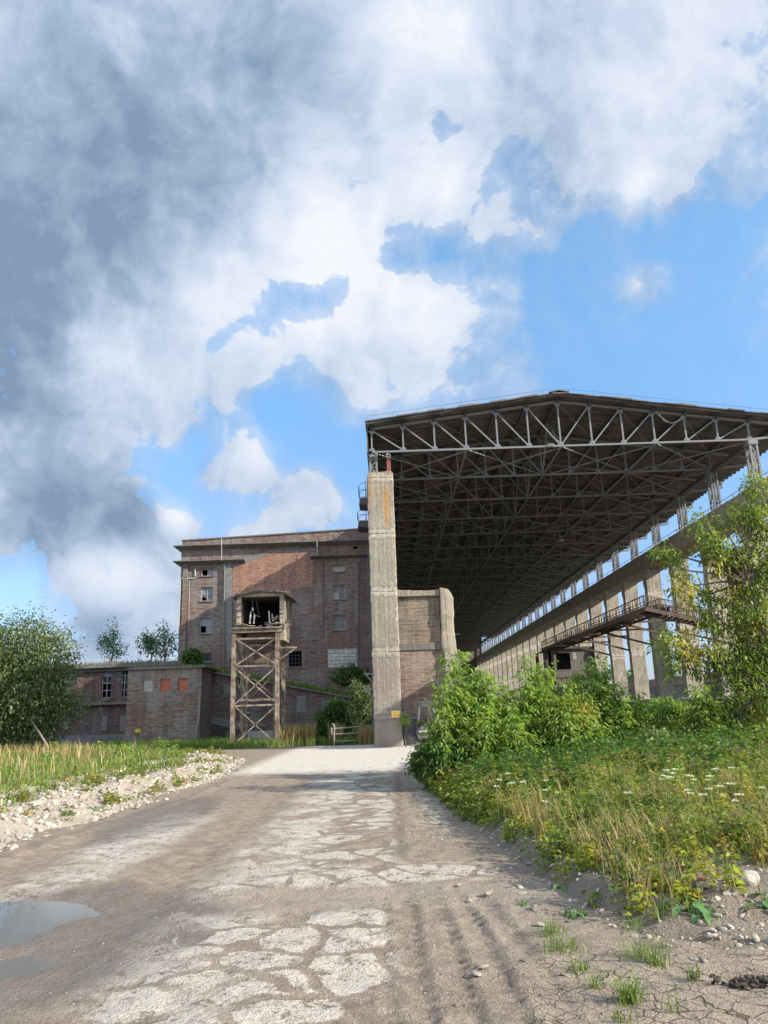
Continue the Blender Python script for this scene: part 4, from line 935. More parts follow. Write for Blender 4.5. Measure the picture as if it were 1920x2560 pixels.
# supporting lattice posts: left on pillars, right on the concrete beam
def lattice(x0, x1, y, z0, z1):
    m = MB(); w = .10; yy = (y - .22, y + .22)
    for y_ in yy:
        m.box(x0, x0 + w, y_ - .05, y_ + .05, z0, z1).box(x1 - w, x1, y_ - .05, y_ + .05, z0, z1)
        n = max(2, int((z1 - z0) / .55)); zz = np.linspace(z0 + .05, z1 - .3, n + 1)
        for i in range(n):
            a, b = (x0 + w * .5, x1 - w * .5) if i % 2 else (x1 - w * .5, x0 + w * .5)
            m.bar((a, y_ - .01, zz[i]), (b, y_ - .01, zz[i + 1]), .05, .05).bar((x0 + w, y_, zz[i + 1]), (x1 - w, y_, zz[i + 1]), .04, .04)
    for x_ in (x0 + w / 2, x1 - w / 2):
        n = 3; zz = np.linspace(z0 + .1, z1 - .3, n + 1)
        for i in range(n): m.bar((x_, yy[i % 2], zz[i]), (x_, yy[(i + 1) % 2], zz[i + 1]), .045, .045)
    m.box(x0 - .02, x1 + .02, y - .30, y + .30, z1 - .26, z1); return m
lp = lattice(-0.66, -0.24, HY + .5, 13.3, 14.35).build('lattice_post', M['steel'], hall)
for k in range(1, NB):
    c = lp.copy(); COL.objects.link(c); c.location = (0, k * BAY, 0)
rp = lattice(18.58, 19.02, HY, 11.38, 14.35).build('lattice_post', M['steel'], hall)
for k in range(1, NB):
    c = rp.copy(); COL.objects.link(c); c.location = (0, k * BAY, 0)
MB().box(LX - .12, LX + .08, HY, YE, 14.18, 14.35).build('eaves_girder', M['steel'], hall)
MB().box(SX - .16, SX + .10, HY + .3, YE, 14.10, 14.33).build('eaves_girder', M['steel_dark'], hall)
MB().box(LX - .26, LX - .20, HY - .1, YE, 14.40, ztop(LX) + .1).build('side_cladding', M['roof_felt'], hall)
gt = MB()
for k in range(NB): gt.box(EX - .1, EX + .12, HY + k * BAY + .6, HY + k * BAY + 1.5, ztop(EX) + .02, ztop(EX) + .13)
gt.build('gutter', M['cornice'], hall)
MB().box(LX, SX, YE + .3, YE + .5, -1, 16).build('end_wall', M['concrete_dark'], hall)
# left row of pillars and wall further inside, behind the front pillar
for k in range(2, NB, 2): MB().box(-0.9, 0.1, HY + k * BAY, HY + k * BAY + 1.2, -.5, 13.3).build('column', M['concrete_dark'], hall)
MB().box(-0.85, 0.05, HY + 1.45, YE, 12.3, 13.28).build('beam', M['concrete_dark'], hall)
# raised walkway and railing along the roof's left slope, wires hanging from the front truss
MB().tube([c for c in [at(1648, 1035, HY - .1), at(1660, 1052, HY - .1), at(1680, 1058, HY - .1), at(1702, 1050, HY - .1), at(1712, 1032, HY - .1)]], .02, 5).build('hanging_cable', M['pipe_grey'], hall)
MB().tube([at(1638, 1030, HY - .1), at(1655, 1044, HY - .1), at(1672, 1056, HY - .1)], .02, 5).build('hanging_cable', M['pipe_grey'], hall)
ht = MB().tube([at(1368, 1114, HY - .1), at(1386, 1113, HY - .1)], .02, 5)
for xx in (1370, 1375, 1380, 1385): ht.tube([at(xx, 1114, HY - .1), at(xx, 1108, HY - .1)], .015, 5)
ht.build('insulator_rack', M['pipe_grey'], hall)
wr = MB(); xs = np.linspace(LX - .2, EX - .4, 18)
for i in range(17): wr.tube([(xs[i], HY - .5, ztop(xs[i]) + .46), (xs[i + 1], HY - .5, ztop(xs[i + 1]) + .46)], .010, 4)
for x in xs: wr.tube([(x, HY - .5, ztop(x) + .16), (x, HY - .5, ztop(x) + .48)], .012, 4)
wr.build('lightning_wire', M['steel'], hall)
# lamps hanging under the roof
def lamp(label, px, py, Y):
    p = at(px, py, Y); t = thing('hanging_lamp', label, 'lamp', p, 'lamps under the hall roof')
    MB().tube([(p[0], Y, p[2] + .62), (p[0], Y, p[2] + .42), (p[0], Y, p[2] + .40), (p[0], Y, p[2] + .30), (p[0], Y, p[2] + .05), (p[0], Y, p[2])], [.02, .02, .12, .12, .30, .31], 14).build('lamp_shade', M['white_metal'], t)
    MB().tube([(p[0], Y, p[2] + .62), (p[0], Y, zb + .05)], .015, 5).build('suspension_rod', M['steel_dark'], t)
lamp('pale bell shaped lamp hanging under the left half of the hall roof', 983, 1275, 53.5)
lamp('dim bell shaped lamp hanging under the right half of the hall roof', 1401, 1352, 63.0)
bd = at(1277, 1005, HY - .4)
bird = MB(); bird.tube([(bd[0] - .16, bd[1], bd[2] - .02), (bd[0] - .05, bd[1], bd[2] + .03), (bd[0] + .05, bd[1], bd[2] + .08), (bd[0] + .10, bd[1], bd[2] + .16), (bd[0] + .15, bd[1], bd[2] + .17), (bd[0] + .2, bd[1], bd[2] + .155)], [.015, .06, .075, .045, .04, .008], 8)
bird.tube([(bd[0], bd[1], bd[2] + .02), (bd[0], bd[1], bd[2] - .10)], .008, 4)
tag(bird.build('bird', M['red_paint'], None, 0, True), 'small reddish bird perched on the front roof edge left of the ridge', 'bird')

# ------------------------------------------------------------------ right colonnade: concrete columns, beam, ledge
col = thing('colonnade', 'long row of tall concrete columns carrying a heavy beam inside the open hall', 'colonnade', (18, HY + 50, 0))
c0 = None
for k in range(-1, NB + 1):
    y = HY - .9 + k * BAY
    if c0 is None:
        zs_ = np.linspace(-.8, 10.3, 26); rr = np.random.default_rng(9); v, f = [], []
        ring = [(17.44, 0), (17.75, 0), (18.1, 0), (18.42, 0), (18.42, .66), (17.44, .66)]; n = 6
        for j, z in enumerate(zs_):
            for i, (x, yy) in enumerate(ring): v.append((x + rr.normal(0, .018), y + yy + rr.normal(0, .012), z))
        for j in range(25):
            for i in range(n): f.append((j * n + i, j * n + (i + 1) % n, (j + 1) * n + (i + 1) % n, (j + 1) * n + i))
        c0 = MB().add(v, f).build('column', M['concrete_col'], col); cy0 = y; base = c0.location.copy()
    else:
        c = c0.copy(); COL.objects.link(c); c.location = (0, y - cy0, 0)
MB().box(17.40, 18.95, HY - 8, YE + 1, 10.3, 11.36).build('beam', M['concrete_pale'], col, 0.04)
rlg = MB()
for k in range(-2, NB * 3):
    y = HY - .4 + k * BAY / 3; rlg.box(18.86, 18.885, y - .012, y + .012, 11.36, 12.35)
for z in (12.35, 11.9): rlg.box(18.86, 18.885, HY - 5, YE, z - .012, z + .012)
rlg.build('railing', M['steel'], col)
# broken ledge at the columns' feet, dark bunkers below
lg = MB(); ys = np.arange(HY - 6, HY + 30, .5); rr = np.random.default_rng(12)
edge = [(16.35 + rr.normal(0, .12), y, 1.72 + rr.normal(0, .03)) for y in ys]
for i in range(len(ys) - 1):
    a, b = edge[i], edge[i + 1]
    lg.add([(a[0], a[1], 1.38), (b[0], b[1], 1.38), (b[0], b[1], b[2]), (a[0], a[1], a[2]), (18.6, a[1], 1.4), (18.6, b[1], 1.4), (18.6, b[1], 1.86), (18.6, a[1], 1.86)], [(0, 3, 2, 1), (3, 7, 6, 2), (0, 1, 5, 4)])
lg.add([(edge[0][0], edge[0][1], 1.38), (edge[0][0], edge[0][1], edge[0][2]), (18.6, edge[0][1], 1.86), (18.6, edge[0][1], 1.4)], [(0, 3, 2, 1)])
lg.build('ledge', M['concrete_dark'], col)
MB().box(18.7, 18.9, HY - 8, YE, -1, 1.75).build('back_wall', M['concrete_dark'], col)
for k in range(0, 14): MB().box(16.7, 16.95, HY - 4 + k * 2.4, HY - 3.7 + k * 2.4, -.8, 1.37).build('strut', M['concrete_dark'], col)

# ------------------------------------------------------------------ catwalk and operator's cabin
cat = thing('catwalk', 'rusty steel catwalk with railings hung along the concrete columns', 'walkway', (14.3, 40.5, 6.45))
cx0, cx1, cz, cya, cyb = 13.62, 14.95, 6.42, 40.5, 69.0
dk = MB(); y = cya
while y < cyb:
    wv = rnd.uniform(-.10, .12); dk.box(cx0, cx1 + wv, y, y + .36, cz + rnd.uniform(-.03, .01), cz + .05); y += .46
dk.box(cx0 - .03, cx0 + .05, cya, cyb, cz - .16, cz + .1).box(cx1 - .1, cx1, cya, cyb, cz - .18, cz - .04)
dk.build('deck', M['steel_rust'], cat)
def railing(p, q, h=.68, n=30, name='railing'):
    m = MB(); p, q = V3(*p), V3(*q); U = V3(0, 0, h)
    m.bar(p + U, q + U, .05, .05).bar(p + U * .52, q + U * .52, .03, .03)
    for i in range(n + 1):
        a = p + (q - p) * i / n; m.bar(a, a + U, .045, .045)
        if i < n: b_ = p + (q - p) * (i + 1) / n; m.bar(a + V3(0, 0, .05), (a + b_) / 2 + U * .98, .028, .028) if i % 2 == 0 else m.bar((a + b_) / 2 + U * .98, b_ + V3(0, 0, .05), .028, .028)
    return m.build(name, M['steel_rust'], cat)
railing((cx0, cya, cz), (cx0, cyb, cz), .68, 44); railing((cx1, cya + 1.4, cz), (cx1, cyb, cz), .68, 42)
def brace_y(k): return HY - .5 + k * BAY
for k in range(1, 7):
    y = brace_y(k); MB().bar((cx0 + .3, y, cz - .12), (17.5, y, cz - 1.15), .10, .12).bar((cx0, y, cz - .1), (17.5, y, cz - .1), .10, .10).build('bracket', M['steel_rust'], cat)
# stair going down to the right from the near end
st = MB(); sx_, sz_ = 17.6, 5.42; nst = 15
for i in range(nst):
    t = i / nst; x = cx0 + (sx_ - cx0) * t; st.box(x, x + .2, cya - .02, cya + 1.25, cz - (cz - sz_) * t - .02, cz - (cz - sz_) * t + .03)
for yy in (cya - .06, cya + 1.28): st.bar((cx0, yy, cz - .02), (sx_, yy, sz_ - .02), .07, .20)
st.build('stair', M['steel_rust'], cat)
railing((cx0, cya - .06, cz), (sx_, cya - .06, sz_), .70, 11, 'stair_railing'); railing((cx1, cya + 1.28, cz - (cz - sz_) * .33), (sx_, cya + 1.28, sz_), .70, 8, 'stair_railing')
cabn = thing('operator_cabin', "small dark operator's cabin with a railed balcony under the far end of the catwalk", 'cabin', (15.0, 67, 4))
ca, cb = 66.0, 70.5
k_ = MB().wall(14.0, 17.2, 3.3, 6.2, ca, [(14.2, 15.4, 4.5, 5.9)], .15); k_.box(13.99, 14.14, ca + .02, ca + 1.0, 3.3, 6.2).box(13.99, 14.14, ca + 2.6, cb, 3.3, 6.2).box(13.99, 14.14, ca + 1.0, ca + 2.6, 3.3, 4.5).box(14.2, 17.2, cb - .2, cb, 3.3, 6.2).box(17.2, 17.4, ca, cb, 3.3, 6.2)
k_.build('wall', M['concrete_dark'], cabn); MB().box(13.6, 17.3, ca - .2, cb, 6.21, 6.30).build('roof', M['steel_rust'], cabn); MB().box(13.2, 17.3, ca - .4, cb, 3.1, 3.28).build('floor', M['concrete_pale'], cabn)
MB().box(15.6, 15.9, ca - .03, ca - .002, 5.3, 5.9).build('notice', M['plaster_light'], cabn)
rb = MB(); 
for i in range(12): y = ca - .4 + i * .4; rb.box(13.22, 13.25, y, y + .03, 3.28, 4.35)
for i in range(9): x = 13.22 + i * .45; rb.box(x, x + .03, ca - .39, ca - .36, 3.28, 4.35)
rb.box(13.22, 13.25, ca - .4, ca + 4.2, 4.33, 4.38).box(13.22, 17, ca - .39, ca - .36, 4.33, 4.38); rb.build('railing', M['steel_rust'], cabn)
for y in (ca, cb - .2): MB().box(13.3, 13.5, y, y + .2, -.5, 6.2).build('post', M['steel_rust'], cabn)
MB().box(14.4, 16.8, ca + .3, cb - .3, -.5, 3.09).build('lower_wall', M['concrete_col'], cabn)

# ------------------------------------------------------------------ things beyond the colonnade
ls = thing('corrugated_shed', 'long low shed of corrugated metal with a white roof edge behind the columns', 'shed', (28, 75, 0))
sd = MB(); ys = np.arange(38, 150, .22)
for i in range(len(ys)): sd.box(26.0 - (.05 if i % 2 else 0), 26.3, ys[i], ys[i] + .22, -.5, 3.0)
sd.build('wall', mat_plain('ribbed_sheet', (0.30, 0.34, 0.38), 0.5, 0.15), ls)
MB().box(25.7, 34, 37.8, 150, 3.0, 3.75).build('roof', M['plaster_light'], ls)
bt = thing('brick_tower', 'red brick tower block glimpsed between the leaves of the right tree', 'building', (22.5, 45, 0))
MB().box(20.9, 24.2, 45, 49, -1, 10.2).build('wall', M['brick_light'], bt); MB().box(20.8, 24.3, 44.9, 49.1, 10.2, 10.4).build('roof', M['cornice'], bt)

# ------------------------------------------------------------------ brick and concrete pier behind the pillar
pier = thing('brick_pier', 'broad brick and concrete wall with a worn rounded buttress right of the pillar', 'wall', (2, 40.5, 0))
py = 40.5
MB().box(0.0, 2.95, py, py + .7, 2.75, 4.62).build('brick_panel', M['brick_pier'], pier)
MB().box(0.0, 2.95, py - .002, py + .7, -.5, 2.745).build('lower_brickwork', M['brick_pier'], pier)
MB().box(0.0, 2.95, py - .06, py + .7, 4.625, 5.02).build('beam', M['concrete_dark'], pier, 0.03)
MB().box(0.0, 2.78, py + .06, py + .7, 5.023, 7.45).build('concrete_panel', M['boards'], pier)
cpz = MB(); xs = np.linspace(0, 2.8, 15)
cpz.prism_xz([(0, 7.453), (2.8, 7.453)] + [(x, 7.78 + .05 * math.sin(x * 2.3) + rnd.uniform(-.02, .03)) for x in xs[::-1]], py - .10, py + .72); cpz.build('coping', M['concrete_pale'], pier, 0.03)
def buttress():
    zs_ = np.linspace(-.5, 7.88, 30); v, f = [], []; rr = np.random.default_rng(21); ring0 = [(0, 0), (.5, 0), (1, 0), (1, .5), (1, 1), (0, 1)]; n = 6
    for j, z in enumerate(zs_):
        w0, w1 = 2.80, 3.60 + .10 * math.sin(z * .8) - (.0 if z < 7.2 else (z - 7.2) * .45)
        if z < 4.6: w0 = 2.86 + .02 * (4.6 - z); w1 += .04
        for a, b in ring0: v.append((w0 + (w1 - w0) * a + rr.normal(0, .018), py - .20 + .9 * b + rr.normal(0, .018) + (.08 if a == 1 and b == 0 else 0), z + (-.10 if (a == 1 and j == 29) else 0)))
    for j in range(29):
        for i in range(n): f.append((j * n + i, j * n + (i + 1) % n, (j + 1) * n + (i + 1) % n, (j + 1) * n + i))
    f.append(tuple(29 * n + i for i in range(n))); return MB().add(v, f)
buttress().build('buttress', M['concrete_pale'], pier, 0.05)
MB().box(0.0, 3.2, py - .25, py - .004, -.5, 1.18).build('plinth', M['concrete_dark'], pier, 0.03)

# ------------------------------------------------------------------ clamshell grab standing in front of it
gy = 38.9
def gp(x, y, Y=gy): return at(1000 + x * .12055, 1700 + y * .12055, Y)
gr = thing('clamshell_grab', 'disused grey clamshell grab bucket standing against the brick wall by the bushes', 'grab', gp(520, 1290))
a = gp(385, 440); b = gp(670, 560)
MB().box(a[0] + .12, b[0], gy - .15, gy + .5, b[2], a[2]).prism_xz([(a[0], b[2] + .02), (a[0] + .119, b[2]), (a[0] + .119, a[2]), (a[0] + .03, a[2] - .06)], gy - .05, gy + .5).build('head', mat_metal('grey_green_paint', (0.27, 0.27, 0.22), (0.17, 0.13, 0.10), .3), gr, 0.01)
MB().bar(gp(410, 565), gp(350, 1060), .09, .09).build('arm', M['pipe_grey'], gr); MB().bar(gp(690, 575), gp(760, 900), .09, .09).build('arm', M['pipe_grey'], gr)
MB().bar(gp(860, 850), gp(950, 1000), .08, .08).build('arm', M['pipe_grey'], gr)
s0, s1 = gp(330, 830), gp(800, 1100)
MB().prism_xz([(s0[0] + .15, gp(0, 1000)[2]), (s1[0] - .2, gp(0, 1000)[2]), (s1[0] - .32, s0[2] + .05), (s0[0] + .3, s0[2] + .05)], gy - .1, gy + .75).build('scoop', M['steel_rust'], gr)
z0, z1 = gp(0, 1310)[2], gp(0, 1085)[2]
MB().prism_yz([(gy - .35, z1), (gy + .9, z1), (gy + .9, z0), (gy - .1, z0), (gy - .38, z0 + .2)], s0[0] + .05, s1[0]).build('jaw', M['concrete_dark'], gr)
MB().box(s0[0] + .1, s1[0] - .05, gy - .42, gy - .355, z1 - .02, z1 + .05).build('lip', M['pipe_grey'], gr)
MB().box(s0[0] + .2, s1[0] - .1, gy - .30, gy - .2, z1 + .15, z1 + .28).build('crossbar', M['steel'], gr)
MB().prism_xz([(s0[0] - .02, z1 - .1), (s0[0] + .1, z1 - .1), (s0[0] + .12, s0[2]), (s0[0] - .01, s0[2] + .05)], gy - .4, gy + .1).build('hinge_plate', M['steel_dark'], gr)
for pts in ([(470, 370), (550, 430), (590, 480), (590, 800), (545, 1000), (540, 1200), (580, 1290)], [(500, 370), (560, 430), (600, 560), (640, 700), (690, 920)]):
    MB().tube([gp(x, y, gy - .32) for x, y in pts], .025, 5).build('cable', M['straw_stick'], gr)
dr = thing('dark_tank', 'dark rusty tank between the pillar and the grab bucket', 'tank', (0.8, 39.6, 0))
MB().box(0.56, 1.28, 38.6, 40.1, -.3, 1.22).build('body', M['steel_dark'], dr, 0.05)
MB().tube([(0.62, 38.58, 1.24), (1.24, 38.58, 1.24)], .03).build('rim', M['steel'], dr)

# ------------------------------------------------------------------ steel tower and cabin on it
tow = thing('steel_tower', 'rusty braced steel tower of six legs carrying the torn off gallery cabin', 'tower', (-7.2, 43.3, 0))
ty0, ty1 = 42.0, 44.7
def hbeam(m, x, y, w, z0, z1, t=.03):
    return m.box(x - w / 2, x + w / 2, y - w / 2, y - w / 2 + t, z0, z1).box(x - w / 2, x + w / 2, y + w / 2 - t, y + w / 2, z0, z1).box(x - t / 2, x + t / 2, y - w / 2 + t, y + w / 2 - t, z0, z1)
lgx = [(-8.39, ty0, .22), (-6.02, ty0, .22), (-8.40, ty1, .22), (-6.06, ty1, .22), (-7.98, ty1 - .9, .14), (-6.42, ty1 - .9, .14)]
for x, y, w in lgx: hbeam(MB(), x, y, w, -.3, 6.0).build('leg', M['steel_tower'], tow)
MB().box(-8.62, -5.78, ty0 - .16, ty0 + .14, 5.99, 6.05).box(-8.62, -5.78, ty0 - .02, ty0 + .02, 6.05, 6.21).box(-8.55, -5.74, ty0 - .17, ty0 + .15, 6.21, 6.27).build('crossbeam', M['steel_tower'], tow)
MB().box(-8.5, -5.9, ty1 - .1, ty1 + .1, 5.99, 6.2).build('crossbeam', M['steel_tower'], tow)
for x in (-8.38, -6.03): MB().box(x - .1, x + .1, ty0 + .15, ty1 - .11, 5.99, 6.2).build('crossbeam', M['steel_tower'], tow)
def tz(y): return at(*tw(500, y), ty0)[2]
for yy, y_ in ((785, ty0), (1130, ty0), (1625, ty0)): MB().bar((-8.28, y_, tz(yy)), (-6.13, y_, tz(yy)), .06, .09).build('rail', M['steel_tower'], tow)
MB().bar((-8.28, ty1, tz(900)), (-6.17, ty1, tz(900)), .06, .09).build('rail', M['steel_rust'], tow)
MB().bar((-8.28, ty1, tz(1880)), (-6.17, ty1, tz(1880)), .06, .07).build('rail', M['steel_tower'], tow)
for (p, q) in (((250, 795), (735, 1095)), ((725, 800), (255, 1120)), ((245, 1160), (720, 1570)), ((725, 1165), (245, 1605)), ((250, 1650), (740, 2095)), ((730, 1650), (225, 2120))):
    a = at(*tw(*p), ty0 - .10); b = at(*tw(*q), ty0 - .10); MB().bar(a, b, .04, .065).build('brace', M['steel_tower'], tow)
for (p, q) in (((400, 1230), (745, 1530)), ((700, 1270), (430, 1530)), ((560, 950), (735, 1090)), ((430, 1700), (620, 1900)), ((735, 880), (420, 1130))):
    a = at(*tw(*p), ty1 - .12); b = at(*tw(*q), ty1 - .12); MB().bar(a, b, .04, .055).build('brace', M['steel_tower'], tow)
for x in (-8.39, -6.03):
    MB().bar((x, ty0 + .1, 2.3), (x, ty1 - .1, .4), .05, .07).bar((x, ty0 + .1, 4.2), (x, ty1 - .1, 2.4), .05, .07).bar((x, ty0 + .1, 5.9), (x, ty1 - .1, 4.3), .05, .07).build('brace', M['steel_tower'], tow)
wd = MB(); 
for k in range(3): wd.bar((-8.05, ty0 + .3 + k * .2, tz(1560) + k * .05), (-6.15, ty0 + .35 + k * .2, tz(1572) + k * .04), .16, .05)
wd.build('wooden_deck', M['wood'], tow)
for k, z in enumerate((6.02, 5.72, 5.40)): MB().box(-7.8, -6.3, ty0 + .9 + .25 * k, ty0 + 1.6 + .25 * k, z - .20, z - .02).build('hopper_plate', M['concrete_dark'] if k != 1 else M['steel_rust'], tow)
MB().prism_xz([(-7.75, 5.2), (-6.45, 5.2), (-6.8, 4.4), (-7.4, 4.4)], ty0 + 1.2, ty0 + 1.9).build('hopper', M['steel_rust'], tow)
a = at(*tw(800, 900), ty0); b = at(*tw(1015, 898), ty0); c = at(*tw(805, 1045), ty0)
MB().bar(a, b, .09, .09).bar(b, c, .06, .07).build('side_bracket', M['steel_tower'], tow)
MB().tube([at(*tw(405, 1690), ty0 + .8), at(*tw(405, 1720), ty0 + .55), at(*tw(408, 1745), ty0 + .5)], [.10, .10, .12], 12).build('pipe_stub', M['steel_dark'], tow)
MB().box(-8.25, -6.2, ty1 - .5, ty1 + .5, -.2, .75).build('footing', M['plaster_light'], tow, 0.03)

cab = thing('gallery_cabin', 'torn open conveyor gallery cabin standing on top of the steel tower', 'cabin', (-7.1, 43, 6.3))
za, zt_ = 6.30, 7.96
def rough_wall(x0, x1, name, mat):
    m = MB(); n = 14; zz = np.linspace(za, zt_, n + 1)
    for i in range(n):
        o = rnd.uniform(-.07, .07); m.box(x0, x1, ty0 - .02 + o, ty0 + 2.9, zz[i], zz[i + 1] - .003)
    return m.build(name, mat, cab)
ce = mat_concrete('broken_concrete', (0.42, 0.37, 0.30), (0.28, 0.24, 0.19), None, 0.2, 0, 0.3, 1.2)
rough_wall(-8.26, -8.02, 'side_wall', ce); rough_wall(-5.90, -5.66, 'side_wall', ce)
MB().box(-8.01, -5.91, ty0 + 2.6, ty0 + 2.85, za, zt_).build('back_wall', M['black'], cab)  # inside shade of the cabin painted as near-black
MB().box(-8.018, -8.006, ty0 + .02, ty0 + 2.6, za, zt_).box(-5.914, -5.902, ty0 + .02, ty0 + 2.6, za, zt_).box(-8.0, -5.92, ty0 + .1, ty0 + 2.6, zt_ - .03, zt_ - .01).build('lining', M['wood_dark'], cab)
MB().box(-5.655, -5.56, ty0 + 1.25, ty0 + 1.5, 5.75, zt_).box(-5.655, -5.58, ty0 + 2.6, ty0 + 2.9, 5.75, zt_).build('side_rib', ce, cab)
MB().box(-5.90, -5.66, ty0 + .15, ty0 + 2.9, 5.55, za - .002).build('side_apron', ce, cab)
MB().box(-8.3, -5.65, ty0 + .1, ty0 + 2.9, za - .12, za - .004).build('floor', ce, cab)
rf = MB(); rx = [-8.52, -8.0, -7.4, -6.85, -6.3, -5.7, -5.3]; rz = [7.93, 8.04, 8.13, 8.20, 8.15, 8.06, 7.92]
rf.prism_xz([(x, z) for x, z in zip(rx, rz)] + [(x, z + .07) for x, z in zip(rx[::-1], rz[::-1])], ty0 - .22, ty0 + 3.1); rf.build('roof', M['roof_felt'], cab)
rfr = MB().prism_xz([(-8.26, zt_), (-5.66, zt_)] + [(x, z - .01) for x, z in list(zip(rx, rz))[1:-1][::-1]], ty0 - .05, ty0 + .12); rfr.build('roof_edge_beam', ce, cab)
rc = MB()
for i in range(16):
    x = rnd.uniform(-8.4, -5.4); z = np.interp(x, rx, rz) + .07; rc.bar((x, ty0 - .3, z + .02), (x + rnd.uniform(-.3, .3), ty0 - .15 + rnd.uniform(0, .5), z + rnd.uniform(.02, .08)), rnd.uniform(.1, .25), .025)
rc.build('roof_debris', M['wood'], cab)
for (p, q, r_) in (((440, 445), (425, 600), .035), ((485, 480), (475, 600), .03), ((665, 440), (678, 600), .035), ((705, 475), (712, 570), .025)):
    MB().bar(at(*tw(*p), ty0 + .5), at(*tw(*q), ty0 + .4), r_ * 2, r_ * 2).build('post', M['pipe_grey'], cab)
MB().tube([at(*tw(455, 275), ty0 + .4), at(*tw(458, 340), ty0 + .4), at(*tw(455, 400), ty0 + .4)], .012, 4).tube([at(*tw(505, 275), ty0 + .5), at(*tw(520, 400), ty0 + .5), at(*tw(540, 490), ty0 + .5)], .010, 4).tube([at(*tw(460, 430), ty0 + .4), at(*tw(485, 495), ty0 + .4), at(*tw(555, 512), ty0 + .4)], .012, 4).build('hanging_cable', M['steel'], cab)
p = at(*tw(462, 418), ty0 + .4); MB().box(p[0] - .06, p[0] + .06, p[1] - .05, p[1] + .05, p[2] - .09, p[2] + .09).build('junction_box', M['pipe_grey'], cab, 0.02)
db = MB()
for i in range(26):
    x = rnd.uniform(-8.1, -5.9) if i < 12 else rnd.uniform(-6.5, -5.85); L = rnd.uniform(.2, .7); an = rnd.uniform(-.5, .5)
    z = za + rnd.uniform(.0, .12) + (.1 if i >= 12 else 0); db.bar((x, ty0 + rnd.uniform(-.15, .3), z), (x + L * math.cos(an) * rnd.choice((-1, 1)), ty0 + rnd.uniform(-.2, .4), z + L * .5 * math.sin(an)), rnd.uniform(.04, .1), .035)
db.build('floor_debris', M['wood'], cab)
for x in (-8.25, -6.6): MB().box(x, x + .35, ty0 - .05, ty0 + .3, 6.275, 6.45).build('beam_end', M['steel_dark'], cab)
p = at(*tw(765, 545), ty0 + .4); 
blb = [(p[0] + .22 * math.cos(t), p[1] + .15 * math.sin(t * 1.3), p[2] + .14 * math.sin(t)) for t in np.linspace(0, 6.28, 9)]
MB().tube([(p[0] - .25, p[1], p[2] - .14), (p[0] - .12, p[1], p[2] + .02), (p[0] + .05, p[1], p[2] + .10), (p[0] + .2, p[1], p[2] + .06)], [.04, .12, .14, .05], 8).build('rubble_sack', M['plaster'], cab)

# ------------------------------------------------------------------ tubular gate by the pillar
gt_ = thing('tube_gate', 'bent pale tubular gate of three rails in the grass left of the pillar', 'gate', (-2.8, 41.5, 0))
def qp(x, y): return at(760 + x * .14467, 1640 + y * .14467, 41.5)
for a, b in (((475, 1258), (990, 1215)), ((485, 1352), (1078, 1322)), ((540, 1476), (1078, 1448))): MB().tube([qp(*a), qp((a[0] + b[0]) / 2, (a[1] + b[1]) / 2 + 2), qp(*b)], .035, 6).build('rail', M['gate_paint'], gt_)
MB().tube([qp(475, 1240), qp(478, 1345)], .04, 6).build('post', M['gate_paint'], gt_)
MB().tube([qp(490, 1172), qp(512, 1185), qp(525, 1215), qp(528, 1260), qp(520, 1330), qp(522, 1480), qp(522, 1540)], .045, 6).build('post', M['gate_paint'], gt_)
MB().tube([qp(1078, 1310), qp(1076, 1500)], .04, 6).build('post', M['steel_rust'], gt_)

